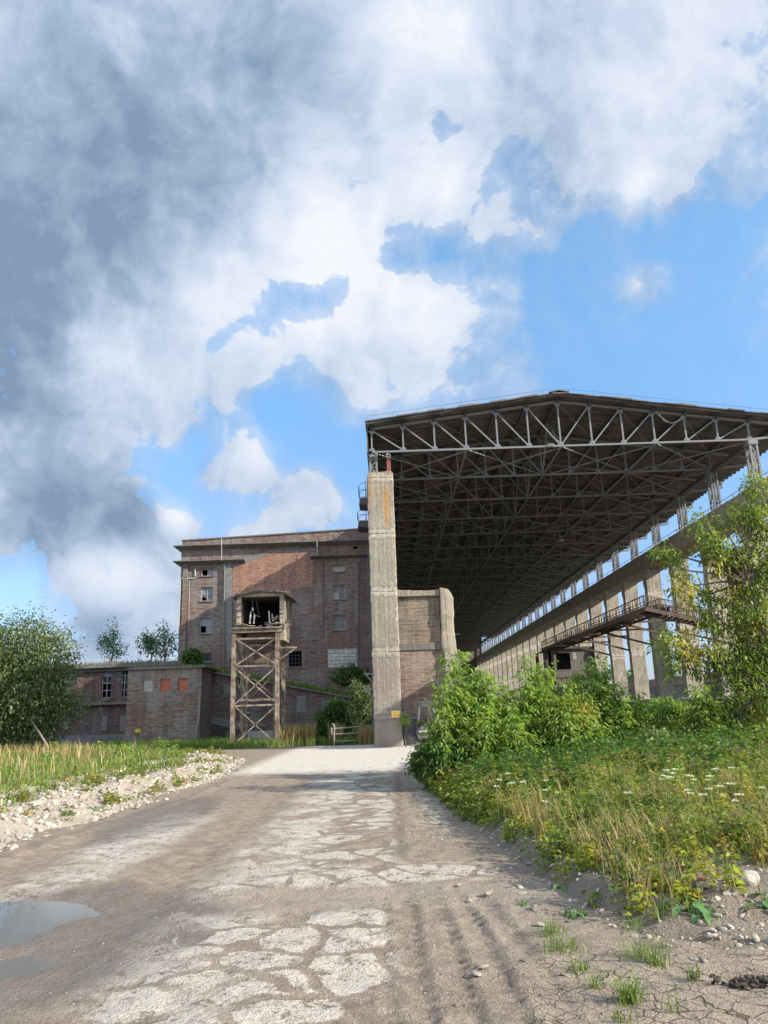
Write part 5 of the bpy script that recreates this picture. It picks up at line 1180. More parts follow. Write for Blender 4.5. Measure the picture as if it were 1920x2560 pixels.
# ------------------------------------------------------------------ vegetation
def pxr(r, Y): return r * Y / FOC * 1.02
def crown_tree(name, label, cat, base, blobs_px, Y, n_twigs, per_twig, L, Wd, leafmat, seed, trunk_r=.12, group=None, depth=0.9, droop=.35, spread=.22, bark='bark', compound=False, limbs=True, gap=0.0):
    """trunk with limbs to each clump; clumps are filled with twigs that carry leaves. Clumps are given as (px, py, rx, ry) at distance Y."""
    r = np.random.default_rng(seed); root = thing(name, label, cat, base, group); B = V3(*base)
    cl = []
    for (px, py, rx, ry, *dy) in blobs_px:
        c = np.array(at(px, py, Y + (dy[0] if dy else 0) + r.normal(0, .12 * depth))); cl.append((c, V3(pxr(rx, Y), max(pxr(rx, Y), pxr(ry, Y)) * depth, pxr(ry, Y))))
    vol = np.array([b[1][0] * b[1][2] for b in cl]); vol = vol / vol.sum()
    m = MB(); top = max(c[0][2] for c in cl); mids = [B]
    spine = [B, B + V3(r.normal(0, .1), 0, (top - B[2]) * .3), B + V3(r.normal(0, .25), r.normal(0, .2), (top - B[2]) * .6)]
    cen = np.mean([c[0] for c in cl], 0); spine[2][:2] = spine[2][:2] * .6 + cen[:2] * .4
    m.tube(spine, [trunk_r, trunk_r * .8, trunk_r * .5], 8)
    limb_pts = []
    for c, rad in cl:
        s0 = min(spine[1:] + [spine[0] * .4 + spine[1] * .6], key=lambda p: abs(p[2] - (c[2] - .45 * np.linalg.norm(c[:2] - p[:2]))))
        mid = (s0 + c) / 2 + V3(r.normal(0, .1), r.normal(0, .1), .12 * np.linalg.norm(c - s0)); end = c + V3(0, 0, rad[2] * .4)
        pts = [s0, s0 * .4 + mid * .6 + V3(0, 0, .02), mid * .35 + c * .65, end]; m.tube(pts, [trunk_r * .42, trunk_r * .3, trunk_r * .18, trunk_r * .06], 5); limb_pts.append(pts)
    Ps, Ds = [], []
    for t in range(n_twigs):
        k = r.choice(len(cl), p=vol); c, rad = cl[k]; u = unit(r.normal(0, 1, 3)); rr = r.uniform(.35, 1.0) ** .6 * (1 + .35 * max(0, r.normal(0, .5)))
        if gap and math.sin(c[0] * 7 + u[0] * 4) * math.sin(u[2] * 5 + k) > gap: continue
        e = c + u * rad * rr; s = limb_pts[k][2] + (limb_pts[k][3] - limb_pts[k][2]) * r.uniform(0, 1); s = s * .45 + e * .55 if r.random() < .5 else s
        e[2] = max(e[2], B[2] + .05)
        if t % 3 == 0: m.tube([s, (s + e) / 2 + V3(0, 0, .05), e], [trunk_r * .07 + .003, trunk_r * .05 + .002, .002], 3)
        dir_ = unit(e - c + V3(0, 0, .2 * rad[2])); n = per_twig
        q = e[None, :] + r.normal(0, 1, (n, 3)) * spread * (L / .12) ** .5 - dir_[None, :] * r.uniform(0, spread * 1.3, (n, 1))
        d = unit(dir_[None, :] * .7 + r.normal(0, .6, (n, 3)) + np.array([0, 0, -droop])); Ps.append(q); Ds.append(d)
    m.build('trunk', M[bark], root)
    P, D = np.concatenate(Ps), np.concatenate(Ds); ll = L * r.uniform(.7, 1.25, len(P)); v, f = leaves(P, D, ll, Wd * ll / L, .25, .2, seed)
    npmesh('crown', v, f, M[leafmat], root); return root

def g0(x, y): return float(ground_z(x, y))
def gpx(px, py, z=.3):
    for _ in range(4): p = atz(px, py, z); z = g0(p[0], p[1])
    return (p[0], p[1], z)

# the old willow at the left edge
b = gpx(75, 1868, .1)
crown_tree('willow_tree', 'large grey green willow bush standing in dry grass at the left edge', 'tree', (b[0], 47.0, 0), [(40, 1640, 70, 60), (90, 1610, 50, 50), (-20, 1690, 90, 110), (60, 1710, 90, 70), (135, 1700, 45, 50), (165, 1765, 45, 32), (100, 1770, 70, 55), (20, 1790, 90, 60), (90, 1830, 60, 36), (-70, 1760, 80, 110), (140, 1600, 35, 28), (70, 1560, 30, 28), (175, 1625, 18, 12), (0, 1590, 60, 50), (-20, 1840, 90, 36), (155, 1655, 30, 24)],
    47.0, 2200, 14, .22, .105, 'leaf_grey', 31, .22, depth=.9, droop=.1, spread=.32, gap=.50)
# box elder on the right
b = (8.6, 17.6, g0(8.6, 17.6))
crown_tree('box_elder_tree', 'loose box elder with yellowing leaves leaning in from the right edge', 'tree', b,
    [(1885, 1222, 30, 40), (1862, 1280, 45, 36), (1905, 1300, 50, 60), (1800, 1305, 34, 24), (1742, 1312, 26, 34), (1775, 1360, 46, 32), (1655, 1386, 24, 24), (1690, 1392, 26, 18), (1710, 1470, 42, 22), (1700, 1430, 30, 20), (1800, 1400, 56, 46), (1880, 1400, 70, 80), (1745, 1500, 48, 32), (1850, 1510, 76, 60), (1800, 1560, 50, 40), (1895, 1600, 60, 70), (1655, 1610, 38, 28), (1700, 1640, 46, 34), (1740, 1660, 36, 40), (1680, 1672, 18, 24), (1690, 1585, 40, 24), (1780, 1640, 46, 46), (1850, 1660, 64, 56), (1810, 1730, 50, 44), (1890, 1760, 60, 70), (1870, 1840, 70, 50), (1790, 1810, 60, 40), (1900, 1900, 60, 50), (1950, 1500, 70, 160), (1960, 1750, 70, 150), (1990, 1350, 60, 110)],
    17.8, 1900, 15, .115, .042, 'leaf_maple', 32, .10, depth=.8, droop=.75, spread=.105, gap=.30)
# bushes in the row right of the road
def bush(label, cx, cy, rx, ry, Y, n, per, L, Wd, mat, seed, extra=(), cat='bush', name='bush', group=None):
    p = at(cx, cy, Y); z = g0(p[0], Y); rr = np.random.default_rng(seed); bl = [(cx, cy, rx * .62, ry * .62)]
    for k in range(9): a = k * 2.4 + rr.uniform(0, .5); q = rr.uniform(.5, .85); bl.append((cx + math.cos(a) * rx * q * .8, cy + math.sin(a) * ry * q * .8, rx * rr.uniform(.26, .42), ry * rr.uniform(.26, .42)))
    return crown_tree(name, label, cat, (p[0], Y, z), bl + list(extra), Y, n, per, L, Wd, mat, seed, .035, group, .9, .3, .10)
bush('low dark green bush with a few yellow shoots at the bend of the road edge', 1105, 1885, 62, 68, 17.0, 360, 13, .10, .036, 'leaf_bush', 41)
bush('shaded dark bush at the foot of the tall green saplings', 1235, 1830, 90, 75, 18.2, 420, 13, .10, .036, 'leaf_bush', 42)
bush('wide shaded bush under the middle of the sapling row', 1390, 1840, 110, 70, 18.6, 460, 13, .10, .036, 'leaf_bush', 43)
bush('pale green bush in front of the dark bunkers under the columns', 1665, 1790, 62, 48, 21.0, 320, 13, .10, .034, 'leaf_ash', 44)
bush('sunlit yellow green bush between the saplings and the right tree', 1545, 1810, 62, 58, 19.6, 320, 13, .10, .034, 'leaf_maple', 45)
bush('dense dark bush beneath the box elder at the right edge', 1840, 1880, 100, 62, 17.2, 420, 13, .10, .036, 'leaf_bush', 46)
bush('low rounded bush at the left end of the sapling row', 1165, 1780, 62, 78, 17.8, 320, 13, .10, .036, 'leaf_ash', 47)
bush('low bush filling the gap left of the box elder trunk', 1730, 1850, 80, 50, 18.0, 320, 13, .10, .036, 'leaf_weed', 48)
bush('dark ivy green bush in the shade behind the tube gate', 838, 1800, 60, 66, 45.0, 420, 13, .20, .08, 'leaf_bush', 49)
bush('taller sunlit bush squeezed between the tube gate and the pillar', 905, 1790, 34, 76, 44.0, 420, 13, .19, .075, 'leaf_grey', 50, ((893, 1728, 18, 24), (900, 1755, 24, 24), (925, 1745, 14, 30)))
bush('small bush growing on the annex roof against the brick facade', 482, 1645, 26, 28, 54.5, 200, 11, .22, .09, 'leaf_bush', 51)
bush('dark bush on the gallery roof below the white block infill', 880, 1690, 60, 30, 53.5, 260, 11, .2, .08, 'leaf_bush', 52)
bush('pale green seedling rooted at the right edge of the concrete pillar', 1012, 1797, 7, 12, 36.7, 40, 8, .12, .05, 'leaf_ash', 53)
bush('rounded yellowish bush breaking the right half of the sapling row', 1440, 1790, 60, 60, 17.6, 260, 13, .09, .034, 'leaf_maple', 54)
bush('small dark bush under the leftmost saplings by the road', 1060, 1905, 34, 40, 17.2, 160, 12, .09, .034, 'leaf_bush', 55)
bush('ragged grey green bush behind the white flowers', 1640, 1868, 80, 44, 16.4, 300, 13, .08, .03, 'leaf_grey', 56)
bush('brownish green bush below the broad leaved sapling', 1760, 1790, 54, 60, 18.6, 260, 13, .09, .034, 'leaf_weed', 57)
# tall saplings with drooping pinnate leaves
def sapling(label, px, ptop, Y, nst, wpx, seed, mat='leaf_ash', dens=1.0, pbase=1895):
    r = np.random.default_rng(seed); p = at(px, ptop, Y); z = g0(p[0], Y); H = p[2] - z; root = thing('sapling', label, 'sapling', (p[0], Y, z), 'row of tall green saplings right of the road')
    m = MB(); Ps, Ds, Ls = [], [], []; w = pxr(wpx, Y)
    for s in range(nst):
        ex = r.normal(0, .85) * w if s else r.normal(0, .15) * w; ey = r.normal(0, .8) * w; h = H * (1 if s == 0 else r.uniform(.5, .97)); b0 = V3(p[0] + ex * .4, Y + ey * .4, z - .05); t = V3(p[0] + ex, Y + ey, z + h)
        mid = (b0 + t) / 2 + V3(r.normal(0, .10), r.normal(0, .10), 0); m.tube([b0, mid, t], [.020, .014, .004], 5)
        n = int(h * 25 * dens); big = r.uniform(.8, 1.25)
        for k in range(n):
            u = .10 + .90 * (k / n) ** .85 + r.normal(0, .01); u = min(u, 1.0); q = b0 * (1 - u) ** 2 + mid * 2 * u * (1 - u) + t * u * u; az = k * 2.4 + r.normal(0, .6); ln = (.48 - .26 * u) * r.uniform(.5, 1.35) * big; lift = r.uniform(.25, .75) + .8 * max(0, u - .75) / .25
            out = V3(math.cos(az), math.sin(az), 0); nl = int(r.integers(6, 11)); sag = r.uniform(.35, .8)
            for j in range(nl):
                v = (j + 1) / nl; pos = q + out * ln * v * (1 - .15 * v) + V3(0, 0, ln * (lift * v - sag * v * v)); sd = np.cross(out, V3(0, 0, 1)) * (1 if j % 2 else -1)
                d = out * .7 + sd * .8 + V3(0, 0, r.uniform(-.55, .25)) if j < nl - 1 else out + V3(0, 0, -.3)
                Ps.append(pos); Ds.append(d + r.normal(0, .3, 3)); Ls.append(r.uniform(.09, .17))
    m.build('stem', M['stem'], root); v, f = leaves(np.array(Ps), np.array(Ds), np.array(Ls), np.array(Ls) * .33, .3, .15, seed); npmesh('foliage', v, f, M[mat], root); return root
for k, (lab, px, pt, Y, n, w) in enumerate([('tallest leftmost sapling with a feathery top against the hall', 1152, 1640, 17.4, 4, 34), ('sapling just left of the tallest one, over the grab bucket', 1098, 1715, 17.0, 5, 34), ('pale topped sapling third from the left of the row', 1216, 1688, 17.9, 5, 36),
        ('sapling standing fourth in the row from the left', 1262, 1712, 17.3, 5, 34), ('tall bright sapling in the middle of the row with a pointed top', 1318, 1658, 17.8, 4, 30), ('broad sapling right beside the tall bright middle one', 1358, 1668, 18.4, 5, 34),
        ('sapling filling the space left of the dark right hand one', 1436, 1690, 19.2, 6, 44), ('outermost right sapling, next to the yellow green bush', 1590, 1745, 18.9, 6, 46), ('back sapling between the pale topped one and the tallest one', 1185, 1690, 18.8, 6, 44), ('back sapling behind the bright middle one', 1335, 1690, 19.6, 6, 50), ('back sapling in the dip left of the middle of the row', 1245, 1735, 19.0, 6, 50), ('back sapling behind the two right hand ones', 1508, 1690, 19.8, 6, 50), ('low sapling filling the front of the row at its centre', 1300, 1790, 17.0, 6, 54), ('low sapling in front of the right end of the row', 1490, 1785, 17.4, 6, 54), ('low spreading sapling under the catwalk cabin', 1418, 1716, 18.0, 5, 38), ('dark sapling left of the tall right hand one', 1452, 1706, 18.8, 4, 30), ('tall dense sapling at the right end of the row', 1490, 1648, 18.3, 5, 30), ('bushy sapling rounding off the right end of the row', 1528, 1712, 18.6, 5, 34), ('half hidden sapling in the second line of the row', 1290, 1745, 19.4, 6, 50), ('sapling with drooping leaves in front of the middle of the row', 1200, 1765, 16.9, 5, 40), ('short sapling in front of the right half of the row', 1400, 1775, 17.2, 5, 44)]):
    sapling(lab, px, pt, Y, n, w, 60 + k, dens=1.15)
sapling('pale broad leaved sapling below the ledge of the columns', 1755, 1718, 17.6, 3, 16, 80, 'leaf_ash')
# trees on the flat roof of the wing
for lab, bx, by, bl, sd in (('small young tree on the wing roof, standing alone', 277, 1648, [(280, 1640, 14, 10), (272, 1612, 24, 16), (292, 1622, 20, 14), (283, 1585, 13, 16), (285, 1565, 6, 12), (300, 1632, 16, 8), (258, 1598, 12, 6)], 90),
        ('crooked thin tree on the wing roof, left of the taller poplar', 380, 1642, [(362, 1592, 8, 8), (372, 1605, 14, 10), (380, 1620, 10, 12), (360, 1618, 10, 6), (385, 1600, 10, 6)], 91), ('slender poplar on the wing roof close to the tall facade', 412, 1642, [(408, 1545, 6, 14), (410, 1570, 13, 14), (414, 1595, 20, 14), (418, 1618, 24, 16), (410, 1635, 20, 10), (430, 1600, 12, 10), (398, 1605, 10, 8)], 92)):
    p = at(bx, by, 60.5); crown_tree('roof_tree', lab, 'tree', (p[0], 60.5, 5.6), bl, 60.5, 110, 7, .22, .11, 'leaf_blue', sd, .06, 'trees on the wing roof', .9, .1, .20)
# a distant tree seen between two columns
p = at(1573, 1690, 95); crown_tree('distant_tree', 'small green tree far away between two columns', 'tree', (p[0], 95, -.2), [(1573, 1700, 14, 20), (1575, 1722, 18, 26), (1570, 1745, 16, 22)], 95, 200, 8, .4, .2, 'leaf_bush', 95, .15)

# grass
def apron(x, y): return (x > 1.75) & (y < 6.15 + .50 * (x - 1.7) + .18 * wob(x, y, .6, 2))
BARE = {110, 111, 112, 113, 115, 164}
def scatter(n, x0, x1, y0, y1, keep, seed, zf=ground_z):
    r = np.random.default_rng(seed); x = r.uniform(x0, x1, n); y = r.uniform(y0, y1, n); k = keep(x, y, r.random(n)); k = k & ~(apron(x, y) & (r.random(n) < .93)) if seed in BARE else k; x, y = x[k], y[k]; return np.stack([x, y, zf(x, y)], 1), r
def grass(name, label, matn, pts_h, seed):
    vs = []
    for P, H, Wd, ln in pts_h: vs.append(blades(P, H, Wd, ln, seed)); seed += 1
    v, f = join(vs); return tag(npmesh(name, v, f, M[matn]), label, 'grass', None, 'stuff')
lf = lambda x, y: xl_(y) - x
# left meadow
def keepL(x, y, u): e = lf(x, y); return (e > 1.6 + .8 * wob(x, y, 3, 7)) & (u < .35 + .65 * sm(e, 2.0, 4.5)) & (np.abs(x) < y * .62 + 2) & ~((x > -9.5) & (y > 36) & (y < 40))
P, r = scatter(90000, -30, -4.5, 12.5, 47.5, keepL, 100)
grass('meadow_grass', 'green grass of the meadow left of the rubble bank', 'grass_green', [(P, r.uniform(.08, .42, len(P)) * (.70 + .45 * wob(P[:, 0], P[:, 1], 3, 3)), .012 + P[:, 1] * .0007, r.uniform(.2, .7, len(P)))], 1)
def keepD(x, y, u): e = lf(x, y); return (e > 3.0) & (u < (sm(wob(x, y, 5, 5) - .35 + .75 * (x < -13) * (y > 28), -.1, .7) * .8 + .05)) & (np.abs(x) < y * .62 + 2) & (x < -6)
P, r = scatter(30000, -30, -6, 14, 46, keepD, 101)
grass('meadow_straw', 'tall dry straw coloured grass in the left meadow', 'grass_dry', [(P, r.uniform(.25, .75, len(P)), .010 + P[:, 1] * .0006, r.uniform(.15, .5, len(P)))], 3)
# grass at the foot of the buildings
P, r = scatter(26000, -17, -.95, 40.0, 52, lambda x, y, u: (u < .3 + .7 * (wob(x, y, 3, 2) > -.3)) & ~((x > -17) & (x < -11.6) & (y > 48.8)) & ((y > 41 + (x > -9) * .6 * np.sin(x) + (x > -4) * 1.0)), 102)
grass('yard_grass', 'green grass along the foot of the brick buildings and tower', 'grass_green', [(P, r.uniform(.2, .55, len(P)), .035, r.uniform(.2, .7, len(P)))], 5)
P, r = scatter(2600, -6.0, -2.6, 42.5, 45, lambda x, y, u: (np.abs(x + 5.2) < 1.0) | (np.abs(x + 3.0) < .35), 103)
P2, r2 = scatter(700, -1.7, -.9, 41.0, 42.5, lambda x, y, u: u < 2, 104)
grass('yard_straw', 'yellow dry grass tufts right of the tower and at the gate', 'grass_dry', [(P, r.uniform(.6, 1.25, len(P)), .03, r.uniform(.1, .35, len(P))), (P2, r2.uniform(.5, 1.1, len(P2)), .03, r2.uniform(.1, .35, len(P2)))], 7)
# roofs
z_ = lambda zz: (lambda x, y: np.full_like(x, zz))
P, r = scatter(5200, -40, -15.3, YW - .35, YW + 3, lambda x, y, u: u < .25 + .75 * (wob(x, y, 3, 4) > -.2), 105, z_(wt - .13)); P2, r2 = scatter(3600, -16.4, -11.6, YS - .08, YS + 5, lambda x, y, u: u < .9, 106, z_(sz + .13))
P3, r3 = scatter(4200, -12.2, -1.2, YG - .1, YG + 3.8, lambda x, y, u: u < .95, 107, lambda x, y: gtop(x) + .11)
grass('roof_grass', 'moss and dry grass growing on the low flat roofs', 'grass_roof', [(P, r.uniform(.08, .32, len(P)) * (1 + (r.random(len(P)) < .04) * 1.6), .045, r.uniform(.3, .9, len(P))), (P2, r2.uniform(.06, .22, len(P2)), .05, r2.uniform(.4, 1.0, len(P2)))], 9)
grass('gallery_grass', 'dark green grass on the sloping gallery roof', 'grass_green', [(P3, r3.uniform(.12, .45, len(P3)), .05, r3.uniform(.4, 1.0, len(P3)))], 12)
# right bank
rf_ = lambda x, y: x - xr_(y)
def keepR(x, y, u): d = rf_(x, y); return (d > .25 + .15 * wob(x, y, .9, 4)) & (u < (.10 + .9 * sm(y + wob(x, y, 2, 8) * 1.0, 6.6, 10.5)) * sm(d, .1, .9)) & (x < y * .56 + 1) & (y > 6.0)
P, r = scatter(48000, .6, 14, 6.2, 25, keepR, 110)
P2, r2 = scatter(22000, .6, 5.0, 6.1, 12.5, lambda x, y, u: (rf_(x, y) > .15) & (u < .55 * sm(wob(x, y, 1.1, 3), -.2, .7)) & (x < y * .55 + .6), 111)
grass('bank_grass', 'long green grass on the bank right of the road', 'grass_green', [(P, r.uniform(.12, .42, len(P)), .009 + P[:, 1] * .0006, r.uniform(.3, .9, len(P))), (P2, r2.uniform(.06, .24, len(P2)), .007, r2.uniform(.3, .9, len(P2)))], 14)
P, r = scatter(74000, .8, 9, 6.4, 19, lambda x, y, u: (rf_(x, y) > .2) & (u < sm(wob(x, y, 1.6, 15), -.35, .8) * (1 - .75 * sm(y, 12, 16)) * .9) & (x < y * .55 + .6), 112)
grass('bank_straw', 'dry yellow stalks among the weeds of the right bank', 'grass_dry', [(P, r.uniform(.14, .46, len(P)), .005 + P[:, 1] * .0004, r.uniform(.2, .6, len(P)))], 17)
# small leafy weeds
def weeds(name, label, matn, P, hmin, hmax, per, L, seed):
    r = np.random.default_rng(seed); n = len(P); H = r.uniform(hmin, hmax, n); q = np.repeat(P, per, 0); hh = np.repeat(H, per) * r.uniform(.15, 1.0, n * per); az = r.uniform(0, 6.283, n * per)
    out = np.stack([np.cos(az), np.sin(az), r.uniform(-.25, .6, n * per)], 1); q = q + np.stack([out[:, 0] * .02, out[:, 1] * .02, hh], 1); ll = L * r.uniform(.6, 1.3, n * per)
    v1 = leaves(q, out, ll, ll * .45, .3, .15, seed); st = blades(P, H * 1.02, .006, r.uniform(0, .15, n), seed + 1); v, f = join([v1, st]); return tag(npmesh(name, v, f, M[matn]), label, 'weeds', None, 'stuff')
P, r = scatter(6000, .7, 12, 6.2, 21, lambda x, y, u: (rf_(x, y) > -.02) & (u < .25 + .75 * sm(wob(x, y, 1.5, 11), -.4, .4)) & (x < y * .55 + .6) & (u < .4 + sm(y, 6.4, 8)), 113)
weeds('bank_weeds', 'leafy green weeds covering the bank right of the road', 'leaf_weed', P, .10, .42, 16, .075, 114)
P, r = scatter(2300, .7, 6.5, 6.3, 14.5, lambda x, y, u: (rf_(x, y) > .02) & (u < sm(wob(x, y, 1.2, 19) + .35 * (rf_(x, y) < .9), .05, .7)) & (x < y * .55 + .6), 115)
weeds('yellow_weeds', 'yellowing broad leaved weeds along the near edge of the bank', 'leaf_yellow', P, .08, .26, 14, .075, 116)
P, r = scatter(2300, .9, 10.5, 11.5, 17.5, lambda x, y, u: (rf_(x, y) > .35) & (u < sm(wob(x, y, 1.9, 6) + .30 * (y - 13.2), -.5, .5)) & (x < y * .55 + .8), 160)
weeds('tall_weeds', 'tall dark nettles and weeds at the back of the right bank', 'leaf_bush', P, .12, .50, 26, .10, 161)
P, r = scatter(1500, .9, 8, 7.0, 13, lambda x, y, u: (rf_(x, y) > .15) & (u < sm(wob(x, y, .95, 33), .05, .55)) & (x < y * .55 + .8), 164)
weeds('dark_weeds', 'clumps of dark green leafy weeds on the near bank', 'leaf_bush', P, .08, .34, 20, .07, 165)
P, r = scatter(700, .8, 9.5, 8.2, 14.5, lambda x, y, u: (rf_(x, y) > .3) & (u < sm(wob(x, y, 1.3, 14), .0, .6)) & (x < y * .55 + .8), 162)
weeds('goldenrod_weeds', 'tall yellowish green weeds scattered over the bank', 'leaf_maple', P, .25, .65, 30, .07, 163)
P, r = scatter(1600, .6, 2.4, 12, 26, lambda x, y, u: (rf_(x, y) > -.12) & (rf_(x, y) < .8), 117)
weeds('edge_weeds', 'creeping green weeds spilling over the road edge', 'leaf_weed', P, .05, .30, 16, .085, 118)
P, r = scatter(4500, -9, -4.7, 8.5, 36, lambda x, y, u: (lf(x, y) > .25) & (lf(x, y) < 3.2) & (u < sm(wob(x, y, 1.3, 23), -.1, .7) * .9), 119)
weeds('rubble_weeds', 'scattered green weeds growing through the white rubble', 'leaf_weed', P, .06, .24, 14, .085, 120)
P, r = scatter(900, -18, -6.5, 22, 40, lambda x, y, u: (lf(x, y) > 2.0) & (u < sm(wob(x, y, 2.4, 28), .1, .8)), 121)
weeds('meadow_weeds', 'broad leaved green weeds between the meadow grasses', 'leaf_ash', P, .2, .7, 18, .14, 122)

# white umbel flowers, each a plant of its own
def umbel(px, py, Y, lab, sc=1.0):
    p = at(px, py, Y); z = g0(p[0], Y); t = thing('wild_carrot', lab, 'flower', (p[0], Y, z), 'white umbel flowers on the right bank'); H = p[2] - z; r = np.random.default_rng(int(px * 3 + py))
    MB().tube([(p[0] + r.normal(0, .03), Y, z - .03), (p[0] + r.normal(0, .02), Y, z + H * .6), (p[0], Y, p[2] - .02)], [.004, .0035, .0025], 4).build('stem', M['stem'], t)
    n = 46; a = r.uniform(0, 6.283, n); q = np.sqrt(r.random(n)) * .042 * sc; P = np.stack([p[0] + np.cos(a) * q, Y + np.sin(a) * q, p[2] + .012 - q * .12 + r.normal(0, .004, n)], 1)
    v, f = leaves(P, np.stack([np.cos(a), np.sin(a), np.full(n, .5)], 1), .020 * sc, .018 * sc, 0, .1, 5); npmesh('umbel', v, f, M['flower'], t)
FL = [(1668, 1928), (1682, 1936), (1690, 1926), (1660, 1942), (1676, 1946), (1655, 1950), (1725, 1942), (1735, 1952), (1788, 1925), (1830, 1922), (1777, 1943), (1772, 1952), (1828, 1962), (1250, 1952), (1308, 1957), (1363, 1977), (1280, 1960), (1365, 1953), (1272, 1936), (1240, 1968), (1365, 2007), (1772, 1975), (1758, 1990), (1728, 1986), (1850, 1990), (1720, 1978), (1800, 1968), (1905, 1972), (1570, 1985), (1840, 2005)]
for k, (px, py) in enumerate(FL):
    side = 'small white umbel flower in the left part of the bank above yellow weeds' if px < 1450 else 'white umbel flower on a thin stem in the right part of the bank'
    umbel(px, py, (9.6 if px > 1450 else 11.6) - (py - 1925) * .022 + (k % 3) * .25, side, 0.75 if k % 2 else 1.0)

# broad leaved burdock-like plants
def burdock(label, px, py, n, L, seed):
    p = gpx(px, py, .1); r = np.random.default_rng(seed); t = thing('burdock_plant', label, 'plant', p)
    for k in range(n):
        az = k * 6.283 / n + r.uniform(-.4, .4); ln = L * r.uniform(.6, 1.1); el = r.uniform(.2, .9); st = V3(math.cos(az) * math.cos(el), math.sin(az) * math.cos(el), math.sin(el)); q0 = V3(*p); q1 = q0 + st * ln * .6; fwd = V3(math.cos(az), math.sin(az), -.15 + r.normal(0, .15)); sd = V3(-math.sin(az), math.cos(az), r.normal(0, .1))
        m = MB(); us = np.linspace(0, 1, 7); rows = []
        for u in us: w = .46 * ln * math.sin(math.pi * min(1, .12 + u * .88)) ** .7 * (1 - .25 * u); c = q1 + fwd * ln * .8 * u + V3(0, 0, -.25 * ln * u * u); rows.append([c - sd * w * .5 + V3(0, 0, .10 * w + r.normal(0, .006)), c - V3(0, 0, 0), c + sd * w * .5 + V3(0, 0, .10 * w + r.normal(0, .006))])
        m.add([v for row in rows for v in row], [(i * 3 + j, i * 3 + j + 1, i * 3 + j + 4, i * 3 + j + 3) for i in range(6) for j in range(2)]); m.tube([q0, q1], [.006, .004], 4); m.build('leaf', M['leaf_burdock'], t, 0, True)
burdock('large leaved burdock plant on the gravel before the yellow weeds', 1708, 2218, 9, .20, 1); burdock('burdock plant with upright leaves at the edge of the weeds', 1690, 2170, 7, .22, 2)
burdock('burdock plant cut by the right edge of the frame', 1905, 2240, 9, .22, 3); burdock('small flat grey green rosette on the gravel below the burdock', 1762, 2305, 7, .11, 4); burdock('bright green clover clump at the foot of the eroded bank', 1437, 2290, 14, .10, 5); burdock('small green plant lying on the eroded bank edge', 1400, 2222, 6, .10, 6)
burdock('green weed growing alone among the white road stones', 1310, 2262, 6, .07, 7); burdock('leafy plant at the near edge of the rubble bank', 236, 2024, 9, .16, 8)

# tufts of grass on the near mud
def tuft(label, px, py, n, h, spread, seed, mat='grass_green'):
    p = gpx(px, py, 0); z = min(p[2], 0.03); r = np.random.default_rng(seed); P = np.stack([p[0] + r.normal(0, spread, n), p[1] + r.normal(0, spread, n), np.full(n, z - .02)], 1)
    v, f = blades(P, r.uniform(.5, 1.1, n) * h, .006, r.uniform(.3, 1.1, n), seed); o = npmesh('grass_tuft', v, f, M[mat]); tag(o, label, 'grass tuft', 'grass tufts on the near mud')
for k, (lab, px, py, n, h, s) in enumerate([('largest star shaped grass tuft on the cracked mud', 1578, 2505, 120, .20, .035), ('pale grass tuft on the mud beside the gravel slope', 1602, 2400, 80, .20, .05), ('tall thin grass tuft right of the pale one', 1640, 2415, 60, .16, .03), ('grass tuft at the near end of the mud ridge', 1408, 2378, 90, .15, .07), ('grass tuft halfway along the mud ridge', 1380, 2335, 70, .15, .05), ('small grass tuft left of the star shaped one', 1488, 2475, 36, .16, .025), ('tiny grass tuft right on the open gravel', 1732, 2450, 36, .16, .02), ('faint grass tuft below the mud ridge', 1450, 2425, 46, .12, .04), ('thin grass tuft at the bottom edge of the frame', 1555, 2550, 30, .12, .03), ('narrow grass tuft on the gravel by the white pebbles', 1665, 2370, 24, .10, .02), ('grass tuft on the bank crest beside the gravel', 1580, 2320, 60, .12, .05), ('lone grass blades at the lower right', 1690, 2530, 12, .14, .03)]):
    tuft(lab, px, py, n, h, s, 200 + k)

# ------------------------------------------------------------------ stones, rubble, clods, sticks
def stone_mesh(seed, flat=.7):
    import bmesh
    r = np.random.default_rng(seed); bm = bmesh.new(); P = unit(r.normal(0, 1, (18, 3))) * r.uniform(.75, 1.0, (18, 1)) * np.array([1, r.uniform(.65, .9), flat * r.uniform(.7, 1.1)])
    vs = [bm.verts.new(p) for p in P]; bmesh.ops.convex_hull(bm, input=vs); bm.verts.ensure_lookup_table()
    for v in [v for v in bm.verts if not v.link_faces]: bm.verts.remove(v)
    bmesh.ops.bevel(bm, geom=list(bm.edges), offset=.09, segments=1, affect='EDGES', profile=.6); bmesh.ops.triangulate(bm, faces=list(bm.faces))
    bm.verts.index_update(); V = np.array([v.co[:] for v in bm.verts]); F = np.array([[v.index for v in f.verts] for f in bm.faces]); me = bpy.data.meshes.new('stone'); bm.to_mesh(me); bm.free(); return V, F, me
STN = [stone_mesh(s) for s in range(10)]
for s in STN: s[2].materials.append(M['stone'])
def rotm(r, n):
    a = r.uniform(0, 6.283, n); b = r.normal(0, .5, n); ca, sa, cb, sb = np.cos(a), np.sin(a), np.cos(b), np.sin(b); o, l = np.zeros(n), np.ones(n)
    return np.einsum('nij,njk->nik', np.stack([np.stack([ca, -sa, o], 1), np.stack([sa, ca, o], 1), np.stack([o, o, l], 1)], 1), np.stack([np.stack([cb, o, sb], 1), np.stack([o, l, o], 1), np.stack([-sb, o, cb], 1)], 1))
